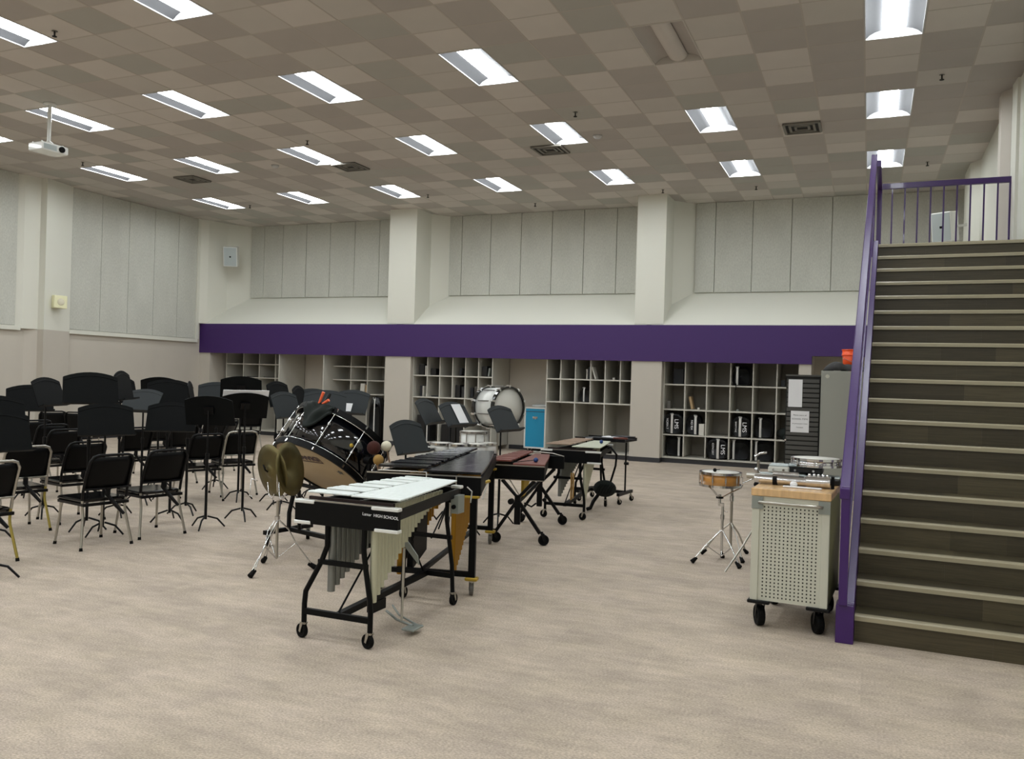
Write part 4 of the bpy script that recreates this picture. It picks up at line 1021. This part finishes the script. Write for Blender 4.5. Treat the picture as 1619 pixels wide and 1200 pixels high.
for k, (dx, dz, ln_) in enumerate(((.045, .10, 1.15), (.09, .05, .9))):
    p0 = tp+Vector((-.03+.03*k, 0, -.03)); p1 = p0+Vector((dx, 0, dz))*ln_
    o = MB().tube([(0, 0, 0), tuple(p1-p0)], [.010, .015], 8).build('drum_stick', 'orange'); o.location = p0; tag(o, ['longer orange stick poking out of the cloth pouch on the bass drum', 'shorter orange stick poking out of the cloth pouch on the bass drum'][k], 'drumstick')
# mallets at right
for (pxx, pyy, pzz, r, m, lab) in ((-4.05, 6.49, 1.035, .062, 'felt_brown', 'brown furry bass drum mallet at the right of the drum'), (-4.00, 6.62, 1.045, .048, 'felt_white', 'white furry bass drum mallet at the right of the drum'), (-3.98, 6.46, .935, .048, 'felt_tan', 'tan furry bass drum mallet at the right of the drum')):
    p = (pxx, pyy, pzz); t = thing('mallet', lab, 'mallet', p)
    MB().sph((0, 0, 0), r, 18).build('mallet_head', m, t); MB().cyl((0, 0, 0), (.03, .08, -.30), .008, n=8).build('stick', 'bar_tan', t)

# ================================================================ WHITE MARCHING DRUMS
wd = thing('marching_bass_drum', 'white marching bass drum with black and chrome hoops raised on a thin stand', 'drum', (-4.83, 10.99, 0), 0)
axw = Vector((.90, -.43, .02)).normalized(); MW = frame((0, 0, 1.275), axw, (0, 0, 1)); Rw = .285; Lw = .36
MB().lathe([(Rw-.01, -Lw/2), (Rw-.01, Lw/2)], 48, M=MW).build('shell', 'drum_white', wd)
for s in (-1, 1):
    MB().lathe([(Rw-.012, s*Lw/2), (Rw+.012, s*Lw/2), (Rw+.012, s*(Lw/2+.055)), (Rw-.012, s*(Lw/2+.055))][::s], 48, M=MW, smooth=False, ring=True).build('hoop', 'black_gloss', wd)
    MB().lathe([(0, s*(Lw/2+.03)), (Rw-.012, s*(Lw/2+.03)), (Rw-.012, s*Lw/2), (0, s*Lw/2)][::-s], 48, M=MW).build('drum_head', 'head_white', wd)
for k in range(10):
    a = 2*PI*k/10; c, s_ = math.cos(a), math.sin(a)
    for s in (-1, 1):
        MB().box(-.012, .02, -.014, .014, -.03, .04, M=MW @ Matrix.Rotation(a, 4, 'Z') @ Matrix.Translation((Rw+.008, 0, s*(Lw/2+.03)-.005))).build('claw', 'chrome', wd)
    MB().cyl(MW @ Vector(((Rw+.01)*c, (Rw+.01)*s_, -Lw*.32)), MW @ Vector(((Rw+.01)*c, (Rw+.01)*s_, Lw*.32)), .008, n=6).build('lug', 'wheel_grey', wd)
MB().cyl((0, 0, .40), (0, 0, .97), .014, n=8).build('stand_pole', 'chrome_dull', wd)
for k in range(3):
    a = k*2*PI/3+.4; MB().tube([(0, 0, .55), (.35*math.cos(a), .35*math.sin(a), .015)], .009, 6).build('stand_leg', 'chrome_dull', wd)
for s in (-1, 1): MB().tube([(0, 0, .95), (axw.x*.18*s, axw.y*.18*s, .985), (axw.x*.2*s, axw.y*.2*s, 1.03)], .012, 6).build('stand_arm', 'chrome_dull', wd)

def vdrum(name, label, loc, Rr, z0, z1, shellm='drum_white', headm='head_white', nl=8, legs=True, cat='drum'):
    t = thing(name, label, cat, loc)
    MB().lathe([(Rr-.008, z0+.02), (Rr-.008, z1-.02)], 40).build('shell', shellm, t)
    for z in (z0, z1-.025): MB().lathe([(Rr-.01, z), (Rr+.008, z), (Rr+.008, z+.025), (Rr-.01, z+.025)], 40, smooth=False, ring=True).build('hoop', 'chrome', t)
    MB().lathe([(0, z1-.02), (Rr-.01, z1-.02), (Rr-.012, z1-.006), (0, z1-.006)], 40).build('drum_head', headm, t)
    for k in range(nl):
        a = 2*PI*k/nl+.2; MB().cyl((Rr*math.cos(a)*1.03, Rr*math.sin(a)*1.03, z0+.01), (Rr*math.cos(a)*1.03, Rr*math.sin(a)*1.03, z1-.01), .008, n=6).build('lug', 'chrome', t)
    if legs:
        for k in range(3):
            a = 2*PI*k/3+.5; MB().tube([((Rr+.01)*math.cos(a), (Rr+.01)*math.sin(a), z0+.2), ((Rr+.03)*math.cos(a), (Rr+.03)*math.sin(a), .01)], .008, 6).build('leg', 'chrome', t)
    return t
vdrum('floor_drum', 'white upright drum with chrome rods standing below the white bass drum', (-5.12, 10.85, 0), .205, .52, .93, nl=10)
# tenor drum set
td_ = thing('tenor_drums', 'row of chrome and white tenor drums behind the black marimba', 'drums', (-4.05, 8.02, 0), R(20))
for k, (x, y, r, zb) in enumerate(((-.28, -.02, .105, .80), (-.12, .10, .125, .84), (.07, .02, .11, .84), (.24, .12, .125, .84), (.36, .30, .10, .84))):
    dd = bpy.data.objects.new('drum', None); C.objects.link(dd); dd.parent = td_; dd.location = (x, y, 0)
    MB().lathe([(r-.006, zb+.02), (r-.006, zb+.13)], 28).build('shell', 'drum_white', dd)
    for z in (zb+.12, zb+.005): MB().lathe([(r-.008, z), (r+.007, z), (r+.007, z+.022), (r-.008, z+.022)], 28, smooth=False, ring=True).build('hoop', 'chrome', dd)
    MB().lathe([(0, zb+.125), (r-.008, zb+.125), (r-.008, zb+.135), (0, zb+.135)], 28).build('drum_head', 'head_white', dd)
MB().cyl((0, .08, .2), (0, .08, .84), .015, n=8).build('stand_pole', 'chrome_dull', td_)
MB().box(-.32, .38, .07, .10, .78, .81).build('carrier_bar', 'chrome_dull', td_)
for k in range(3):
    a = k*2*PI/3; MB().tube([(0, .08, .42), (.32*math.cos(a), .08+.32*math.sin(a), .012)], .009, 6).build('stand_leg', 'black_metal', td_)

# teal case
tc_ = thing('teal_case', 'teal wheeled case with white edges standing in the alcove', 'case', (-7.10, 18.47, 0), 0)
MB().box(-.25, .25, -.18, .18, .10, 1.02).build('case_body', 'teal', tc_)
for x in (-.25, .25): MB().rbox(x-.018, x+.018, -.19, -.165, .09, 1.03, .004).build('edge_trim', 'drum_white', tc_)
for z in (.10, 1.02): MB().rbox(-.265, .265, -.19, -.165, z-.018, z+.018, .004).build('edge_trim', 'drum_white', tc_)
MB().box(-.24, .24, -.186, -.17, .93, .94).build('lid_seam', 'baseboard', tc_)
MB().tube([(-.05, -.185, .80), (-.04, -.205, .77), (.04, -.205, .77), (.05, -.185, .80)], .008, 6).build('handle', 'chrome', tc_)
MB().box(-.06, .06, -.186, -.18, .78, .82).build('handle_plate', 'chrome_dull', tc_)
for x in (-.19, .19): caster(tc_, x, -.12, .10, .035, rz=0, w=.02); caster(tc_, x, .12, .10, .035, rz=0, w=.02)
o = MB().lathe([(0, 0), (.20, .005), (.22, .02), (.21, .045), (.1, .06), (0, .062)], 32).build('drum_head_pad', 'speaker_white'); o.location = (-7.02, 18.47, 1.04); tag(o, 'pale round lid lying on top of the teal case', 'lid')

# ================================================================ SNARE DRUM
sn = thing('snare_drum', 'honey-coloured snare drum with chrome hoops on a chrome tripod stand', 'drum', (-1.275, 8.16, 0), 0)
zb, zt, Rs = .735, .865, .185
MB().lathe([(Rs-.008, zb+.01), (Rs-.008, zt-.01)], 48).build('shell', 'wood_shell', sn)
for z in (zb-.005, zt-.02): MB().lathe([(Rs-.01, z), (Rs+.012, z), (Rs+.012, z+.022), (Rs-.01, z+.022)], 48, smooth=False, ring=True).build('hoop', 'chrome', sn)
MB().lathe([(0, zt-.012), (Rs-.01, zt-.012), (Rs-.012, zt-.002), (0, zt-.002)], 48).build('drum_head', 'head_white', sn)
for k in range(10):
    a = 2*PI*k/10+.1; c, s = math.cos(a)*(Rs+.008), math.sin(a)*(Rs+.008)
    MB().cyl((c, s, zb), (c, s, zt), .0035, n=6).cyl((c*.985, s*.985, (zb+zt)/2-.022), (c*.985, s*.985, (zb+zt)/2+.022), .009, n=8).build('lug', 'chrome', sn)
MB().box(Rs, Rs+.02, -.02, .02, zb+.03, zt-.04).build('strainer', 'chrome', sn)
for k in range(3):
    a = k*2*PI/3+.3; MB().tube([(0, 0, .61), (.10*math.cos(a), .10*math.sin(a), .67), (.195*math.cos(a), .195*math.sin(a), .72), (.21*math.cos(a), .21*math.sin(a), .75)], .007, 6).build('basket_arm', 'chrome', sn)
MB().cyl((0, 0, .55), (0, 0, .65), .014, n=10).build('basket_hub', 'chrome', sn); MB().cyl((0, 0, .615), (0, 0, .63), .035, n=12).build('basket_nut', 'rubber', sn)
MB().cyl((.03, 0, .12), (.03, 0, .57), .013, n=10).build('pole', 'chrome', sn); MB().box(-.01, .04, -.012, .012, .54, .57).build('offset_clamp', 'chrome', sn)
MB().cyl((.03, 0, .42), (.03, 0, .46), .02, n=10).build('collar', 'chrome', sn); MB().cyl((.03, 0, .50), (.08, 0, .49), .006, n=6).build('wing_screw', 'chrome', sn)
for (fxx, fyy) in ((-.21, -.12), (.21, -.13), (.0, .26)):
    l = MB().tube([(.03, 0, .32), (.03+(fxx-.03)*.5, fyy*.5, .19), (fxx, fyy, .03)], .008, 6).build('leg', 'chrome', sn)
    MB().tube([(.03, 0, .07), (.03+(fxx-.03)*.55, fyy*.55, .17)], .005, 6).build('leg_brace', 'chrome', sn)
    MB().cyl((fxx*.86, fyy*.86, .055), (fxx*1.06, fyy*1.06, .012), .014, .024, 8).build('rubber_foot', 'rubber', l)
mk = thing('mallet', 'small black felt beater resting on the snare drum', 'mallet', (-1.325, 8.14, .881)); MB().sph((0, 0, 0), .018, 12).build('mallet_head', 'rubber', mk); MB().cyl((0, 0, 0), (.02, .16, -.008), .004, n=6).build('stick', 'rubber', mk)
# second empty stand behind and cymbal hardware beside cart
s2 = thing('snare_stand', 'empty chrome drum stand directly behind the snare drum', 'stand', (-1.215, 8.52, 0), .5)
MB().cyl((0, 0, .10), (0, 0, .68), .014, n=10).build('pole', 'chrome_dull', s2); MB().cyl((0, 0, .55), (0, 0, .60), .022, n=8).build('collar', 'chrome', s2)
for k in range(3):
    a = k*2*PI/3+.6; l = MB().tube([(0, 0, .34), (.13*math.cos(a), .13*math.sin(a), .22), (.26*math.cos(a), .26*math.sin(a), .03)], .008, 6).build('leg', 'chrome_dull', s2)
    MB().cyl((.23*math.cos(a), .23*math.sin(a), .05), (.28*math.cos(a), .28*math.sin(a), .012), .014, .022, 8).build('rubber_foot', 'rubber', l)
MB().tube([(0, 0, .68), (.08, -.02, .72), (.24, -.05, .80), (.26, -.05, .86)], .006, 6).build('arm', 'chrome', s2)
s3 = thing('cymbal_hardware_stand', 'chrome stand with knobs half hidden behind the grey tool cart', 'stand', (-.875, 7.92, 0), .2)
MB().cyl((-.03, 0, .25), (-.03, 0, 1.02), .012, n=8).build('pole', 'chrome_dull', s3)
for z in (.60, .70, .80, .93): MB().sph((-.045, -.01, z), .022, 10, (1, 1, 1.2)).build('knob', 'chrome' if z in (.7, .93) else 'rubber', s3)
MB().tube([(-.06, 0, 1.05), (-.02, 0, 1.08), (.04, 0, 1.09)], .012, 6).build('tilter', 'chrome', s3); MB().cyl((-.03, 0, .655), (-.03, 0, .665), .04, n=12).build('felt', 'rubber', s3)
for k, (a, b_) in enumerate((((-.3, -.15), .02), ((-.05, -.33), .02), ((.3, .1), .02))):
    MB().tube([(-.03, 0, .45), (a[0]*.5, a[1]*.5, .25), (a[0], a[1], .025)], .009, 6).build('leg', 'chrome_dull', s3)

# ================================================================ TOOL CART
ct = thing('tool_cart', 'grey perforated steel cart with butcher block top on black casters beside the stairs', 'cart', (-.455, 6.52, 0), R(-3))
cw, cdp = .255, .42
z0, z1 = .20, .925
MB().box(-cw+.045, cw-.045, -cdp+.012, -cdp+.03, z0, z1-.045).build('perforated_panel', 'cart_grey', ct)
for s in (-1, 1):
    MB().box(s*(cw-.025)-.025, s*(cw-.025)+.025, -cdp, -cdp+.045, z0, z1).build('corner_post', 'cart_grey', ct, bevel=.003)
    MB().box(s*(cw-.025)-.025, s*(cw-.025)+.025, cdp-.045, cdp, z0, z1).build('corner_post', 'cart_grey', ct)
    MB().box(s*cw-.008*s-.006, s*cw-.008*s+.006, -cdp+.045, cdp-.045, z0, z1).build('side_panel', 'cart_dark', ct)
MB().box(-cw+.05, cw-.05, cdp-.03, cdp-.015, z0, z1).build('back_panel', 'cart_grey', ct)
MB().box(-cw+.05, cw-.05, -cdp+.004, -cdp+.03, z1-.045, z1).build('top_rail', 'cart_grey', ct)
hb = MB()
for i in range(14):
    for j in range(26):
        x = -cw+.082+i*(2*cw-.164)/13; z = z0+.03+j*(z1-z0-.105)/25
        hb.box(x-.0045, x+.0045, -cdp+.0105, -cdp+.0125, z-.005, z+.005)
hb.build('panel_holes', 'hole', ct, kind='stuff')
MB().rbox(-cw-.008, cw+.008, -cdp-.01, cdp+.01, z1, z1+.052, .004).build('worktop', 'butcher', ct)
for s in (-1, 1): MB().box(s*(cw-.035)-.038, s*(cw-.035)+.038, -cdp-.006, -cdp, z1-.09, z1-.005).build('handle_plate', 'steel_grey', ct)
MB().tube([(-cw+.05, -cdp-.005, z1-.045), (-cw+.055, -cdp-.04, z1-.04), (-cw+.09, -cdp-.05, z1-.038), (cw-.09, -cdp-.05, z1-.038), (cw-.055, -cdp-.04, z1-.04), (cw-.05, -cdp-.005, z1-.045)], .011, 8).build('push_handle', 'chrome_dull', ct)
for s in (-1, 1):
    for q in (-1, 1):
        MB().rbox(s*(cw-.06)-.075, s*(cw-.06)+.075, q*(cdp-.06)-.075, q*(cdp-.06)+.075, z0-.022, z0, .004).build('bumper', 'black_metal', ct)
        caster(ct, s*(cw-.06), q*(cdp-.09), z0-.02, .074, rz=PI/2+.45, w=.048, fork='black_metal')
MB().box(-cw+.01, cw-.01, -cdp+.03, cdp-.03, z0, z0+.01).build('bottom_shelf', 'cart_grey', ct)
# items on cart
CX, CY, ZT = -.455, 6.52, z1+.053
def lay(name, label, cat, pts, r, m, n=12):
    o = MB().tube(pts, r, n).build(name, m); tag(o, label, cat); return o
hwm = thing('chrome_hardware', 'bundle of chrome stand tubes wrapped in clear film on the cart worktop', 'hardware', (CX, CY-.13, ZT), R(-3))
MB().cyl((-.30, 0, .036), (.10, .01, .036), .030, n=14).build('tube', 'chrome', hwm); MB().cyl((-.36, .02, .05), (-.18, .02, .05), .022, n=12).build('tube', 'chrome_dull', hwm)
MB().cyl((.06, .0, .04), (.22, .0, .044), .040, n=14).build('collar', 'chrome', hwm); MB().cyl((-.12, .06, .03), (.20, .07, .03), .026, n=12).build('tube', 'chrome', hwm)
MB().cyl((-.18, .05, .075), (.0, .06, .072), .020, n=10).build('tube', 'chrome', hwm)
MB().box(.225, .245, -.02, .02, .0, .085).build('clip', 'rubber', hwm); MB().cyl((-.17, -.0, .03), (-.14, 0, .03), .035, n=10).build('clamp', 'rubber', hwm)
for k in range(5): MB().sph((.08+.03*k, .0+.01*(k % 2), .085), .014, 8).build('wing_nut', 'chrome', hwm)
o = MB().rbox(-.13, .13, -.012, .012, 0, .012, .004).build('drum_stick', 'paper'); o.location = (CX+.04, CY-.25, ZT); o.rotation_euler.z = R(-3); tag(o, 'white straight strip lying on the butcher block in front of the chrome tubes', 'strip')
o = MB().sph((0, 0, .022), .024, 12, (1.1, .8, .9)).build('felt_pad', 'paper'); o.location = (CX-.02, CY-.22, ZT); tag(o, 'small white wad on the butcher block beside the strip', 'wad')
# flat drum pads stack behind
for k, (x, y, z, w_, m) in enumerate(((-.17, .10, .0, .13, 'case_black'), (.0, .22, .0, .15, 'case_black'), (.15, .18, .0, .13, 'case_black'), (-.16, .24, .062, .075, 'book_white'), (.02, .30, .062, .13, 'case_black'))):
    t = thing('practice_pad', ['left front black practice pad on the cart', 'middle black practice pad on the cart', 'right black practice pad on the cart', 'upper left white-sided practice pad on the cart', 'upper black practice pad under the silver snare'][k], 'pad', (CX+x, CY+y, ZT+z), 0, 'practice pads on the cart')
    MB().rbox(-w_, w_, -.1, .1, 0, .045, .008).build('pad_base', m, t); MB().rbox(-w_+.005, w_-.005, -.095, .095, .045, .056, .004).build('pad_rubber', 'grille', t)
    for s in (-.5, .5): MB().cyl((s*w_, -.101, .022), (s*w_, -.112, .022), .009, n=8).build('screw', 'chrome', t)
ss = thing('silver_snare', 'thin silver drum with white head lying on top of the pads on the cart', 'drum', (CX+.10, CY+.26, ZT+.120))
MB().lathe([(.17, .0), (.17, .05)], 40).build('shell', 'chrome', ss)
for z in (0, .045): MB().lathe([(.165, z), (.182, z), (.182, z+.016), (.165, z+.016)], 40, smooth=False, ring=True).build('hoop', 'chrome', ss)
MB().lathe([(0, .052), (.165, .052), (.165, .058), (0, .058)], 40).build('drum_head', 'head_white', ss)
for k in range(8):
    a = k*PI/4; MB().cyl((.178*math.cos(a), .178*math.sin(a), .01), (.178*math.cos(a), .178*math.sin(a), .055), .006, n=6).build('lug', 'chrome', ss)
o = MB().sph((0, 0, .17), .08, 14, (.40, 3.2, 2.1)).build('black_gap_form', 'cloth_green'); o.location = (-.122, 6.75, 0); tag(o, 'black soft form filling the gap between the grey cart and the stairs', 'bag')  # plain black rounded form standing in the dark gap beside the cart

# ================================================================ CABINETS by the stairs
cb_ = thing('metal_cabinet', 'tall grey steel cabinet behind the staircase railing', 'cabinet', (-.235, 14.0, 0), 0)
MB().box(-.45, .45, -.25, .25, .0, 1.945).build('cabinet_body', 'cab_grey', cb_, bevel=.004)
MB().box(-.43, .43, -.262, -.25, .04, 1.92).build('door', 'cab_grey', cb_, bevel=.003)
MB().cyl((-.36, -.262, 1.86), (-.36, -.27, 1.86), .03, n=10).build('corner_fitting', 'cart_grey', cb_)
MB().cyl((-.36, -.262, .60), (-.36, -.27, .60), .03, n=10).build('corner_fitting', 'cart_grey', cb_)
tb_ = thing('tambour_cabinet', 'dark slatted cabinet with two taped papers left of the grey steel cabinet', 'cabinet', (-.945, 14.05, 0), 0)
MB().box(-.25, .25, -.22, .22, 0, 1.85).build('cabinet_body', 'vent_dark', tb_)
for k in range(24): MB().box(-.235, .235, -.235, -.22, .05+k*.074, .05+k*.074+.056).build('slat', 'tambour', tb_, bevel=.003)
MB().box(-.26, .26, -.24, .22, 1.85, 1.875).build('top_panel', 'tambour', tb_)
def sheet(label, x0, x1, z0_, z1_, lines=()):
    t = thing('notice', label, 'notice', (-.925, 14.05-.236, 0)); MB().box(x0, x1, -.003, -.0005, z0_, z1_).build('paper', 'paper', t)
    for s, z, sz in lines: text('print', s, sz, 'ink', t, Matrix.Translation(((x0+x1)/2, -.0035, z)) @ Matrix.Rotation(PI/2, 4, 'X'), thick=.0002)
    return t
sheet('tall white paper taped high on the slatted cabinet', -.235, -.03, 1.375, 1.80); n_ = sheet('white printed notice taped below the tall paper', -.19, .08, .985, 1.315, (('Please return all', 1.25, .030), ('SCHOOL ITEMS', 1.19, .034), ('to percussion room', 1.12, .028), ('THANKS!', 1.06, .026)))
MB().cyl((-.24, -.225, .86), (-.24, -.25, .86), .014, n=8).build('lock', 'chrome', tb_)
# draped fabric bundle and bucket on cabinet
vs = []; fs = []; n = 26
for i in range(n+1):
    for j in range(9):
        u = i/n; v = j/8; x = -.43+.86*u; y = -.24+.22*v
        z = 1.95+ .13*(1 if u < .72 else .0)*abs(math.sin(PI*min(1, u/.72)))**.6*abs(math.sin(PI*v))**.5*(1+.35*math.sin(7*u+3*v))+.02*math.sin(23*u+9*v)*math.sin(PI*u)
        if u < .06: z -= .0
        vs.append((x, y, max(1.95, z)))
for i in range(n):
    for j in range(8): a = i*9+j; fs.append((a, a+9, a+10, a+1))
o = MB().add(vs, fs, True).build('fabric_bundle', 'cloth_grey'); o.location = (-.235, 14.0, 0); sm = o.modifiers.new('thick', 'SOLIDIFY'); sm.thickness = .004; tag(o, 'crumpled dark grey fabric heaped on the grey steel cabinet', 'fabric')
bk_ = thing('bucket', 'orange plastic bucket on top of the grey steel cabinet', 'bucket', (-.26, 14.09, 1.951))
MB().lathe([(0, 0), (.125, 0), (.148, .33), (.14, .33), (.12, .02), (0, .02)], 32).build('bucket_body', 'bucket', bk_)
for z in (.245, .325): MB().torus(.148, .009, 32, 6, M=Matrix.Translation((0, 0, z))).build('rim_ring', 'bucket', bk_)
MB().tube([(-.15, 0, .28), (-.14, -.08, .20), (0, -.16, .14), (.14, -.08, .20), (.15, 0, .28)], .003, 6).build('bail_handle', 'chrome_dull', bk_)

# ================================================================ CEILING AND WALL DEVICES
pj_ = thing('projector', 'white ceiling projector hanging on a pole at upper left', 'projector', (-11.62, 9.14, 4.97), R(87))
MB().rbox(-.22, .22, -.16, .16, -.06, .06, .012).build('projector_body', 'drum_white', pj_)
MB().cyl((0, 0, .06), (0, 0, .67), .028, n=12).build('ceiling_pole', 'drum_white', pj_); MB().lathe([(0, .06), (.07, .06), (.06, .10), (.03, .12), (0, .12)], 16).build('pole_mount', 'drum_white', pj_)
MB().lathe([(0, .67), (.09, .67), (.09, .70), (0, .70)], 16).build('ceiling_plate', 'drum_white', pj_)
MB().cyl((.10, -.16, .0), (.10, -.185, .0), .045, n=16).build('projector_lens', 'rubber', pj_); MB().box(-.19, .02, -.163, -.158, -.04, .035).build('air_grille', 'grille', pj_)
for s in ((-.18, .1), (-.18, -.1), (.16, .1), (.16, -.1)): MB().cyl((s[0], s[1], .06), (s[0], s[1], .08), .012, n=8).build('mount_foot', 'drum_white', pj_)

def speaker(label, loc, rz, tilt, w, h, d, arm):
    t = thing('wall_speaker', label, 'speaker', loc, rz)
    Mx = Matrix.Rotation(tilt, 4, 'X')
    MB().rbox(-w/2, w/2, -d/2, d/2, -h/2, h/2, .01, M=Mx).build('speaker_cabinet', 'drum_white', t)
    MB().box(-w/2+.02, w/2-.02, -d/2-.006, -d/2, -h/2+.02, h/2-.02, M=Mx).build('speaker_grille', 'grille', t)
    MB().box(-.022, .022, -d/2-.010, -d/2-.005, -.02, .02, M=Mx).build('badge', 'rubber', t)
    MB().cyl((0, 0, 0), arm, .022, n=8).build('wall_bracket', 'drum_white', t)
speaker('white wall speaker in the far left corner above the purple band', (-15.80, 17.95, 4.72), R(28), R(12), .36, .52, .26, (-.18, .22, 0))
speaker('white wall speaker behind the landing guard rail at upper right', (1.10, 16.1, 4.47), R(-30), R(10), .34, .50, .26, (.30, .14, .02))
ck = thing('intercom_box', 'cream intercom speaker box on the left pillar', 'intercom', (XL+.29, 13.14, 3.055), R(76))
MB().rbox(-.14, .14, -.07, .07, -.14, .14, .012).build('box_body', 'ivory', ck); MB().lathe([(0, 0), (.075, 0), (.07, .006), (0, .006)], 24, M=Matrix.Translation((0, -.07, 0)) @ Matrix.Rotation(PI/2, 4, 'X')).build('round_grille', 'felt_white', ck)
for k, (x, y) in enumerate(vents):
    t = thing('ceiling_vent', ['dark ceiling vent in the middle of the ceiling near the third row of lights', 'dark ceiling vent at right above the stairs side', 'dark ceiling vent at far left of the ceiling', 'dark ceiling vent left of centre beside a light'][k], 'vent', (x, y, ZC-.002), 0, 'ceiling vents')
    MB().box(-.27, .27, -.27, .27, -.006, 0).build('backing', 'vent_dark', t)
    for q in (.255, .175, .095):
        b = MB()
        for s in (-1, 1): b.box(-q, q, s*q-.018, s*q+.018, -.03+.05*(.27-q), -.006); b.box(s*q-.018, s*q+.018, -q, q, -.03+.05*(.27-q), -.006)
        b.build('louvre_ring', 'vent', t)
SPR = [(-9.07, 7.17, 'nearest the upper left light'), (-4.14, 11.95, 'above the third row light near centre'), (.73, 11.91, 'at upper right beyond the stairs'), (-2.2, 17.5, 'by the back wall right of the pillar'), (.82, 16.4, 'above the landing railing'), (-7.1, 17.9, 'by the back wall over the middle bay'), (-9.05, 16.42, 'right of a far light over the left pillar'), (-4.04, 17.3, 'just in front of the rightmost pillar'), (-9.02, 12.04, 'above a light left of centre'), (-13.87, 16.35, 'beside the farthest left light'), (-14.3, 12.0, 'between two lights at far left')]
for x, y, l in SPR:
    t = thing('sprinkler', 'small ceiling sprinkler '+l, 'sprinkler', (x, y, ZC), 0, 'ceiling sprinklers')
    MB().lathe([(0, -.004), (.035, -.004), (.03, -.0), (0, 0)], 12).build('escutcheon', 'vent', t); MB().cyl((0, 0, -.004), (0, 0, -.06), .010, n=6).build('pipe', 'vent_dark', t); MB().lathe([(0, -.075), (.028, -.07), (.028, -.062), (0, -.06)], 10).build('deflector', 'vent_dark', t)
t = thing('smoke_detector', 'white round smoke detector on the ceiling right of centre', 'detector', (-4.18, 13.2, ZC)); MB().lathe([(0, -.05), (.045, -.048), (.07, -.02), (.075, 0), (0, 0)], 20).build('detector_body', 'fixture_white', t)
t = thing('smoke_detector', 'white round smoke detector on the ceiling far left of centre', 'detector', (-10.7, 13.3, ZC)); MB().lathe([(0, -.05), (.045, -.048), (.07, -.02), (.075, 0), (0, 0)], 20).build('detector_body', 'fixture_white', t)
o = MB().rbox(-.22, .22, -.1, .1, 0, .5, .01).build('white_box', 'drum_white'); o.location = (-15.9, 11.2, 1.02)
o.location.z = 0; o.scale = (1, 1, 2.55); tag(o, 'white box-shaped case top at the left wall behind the stands', 'box')
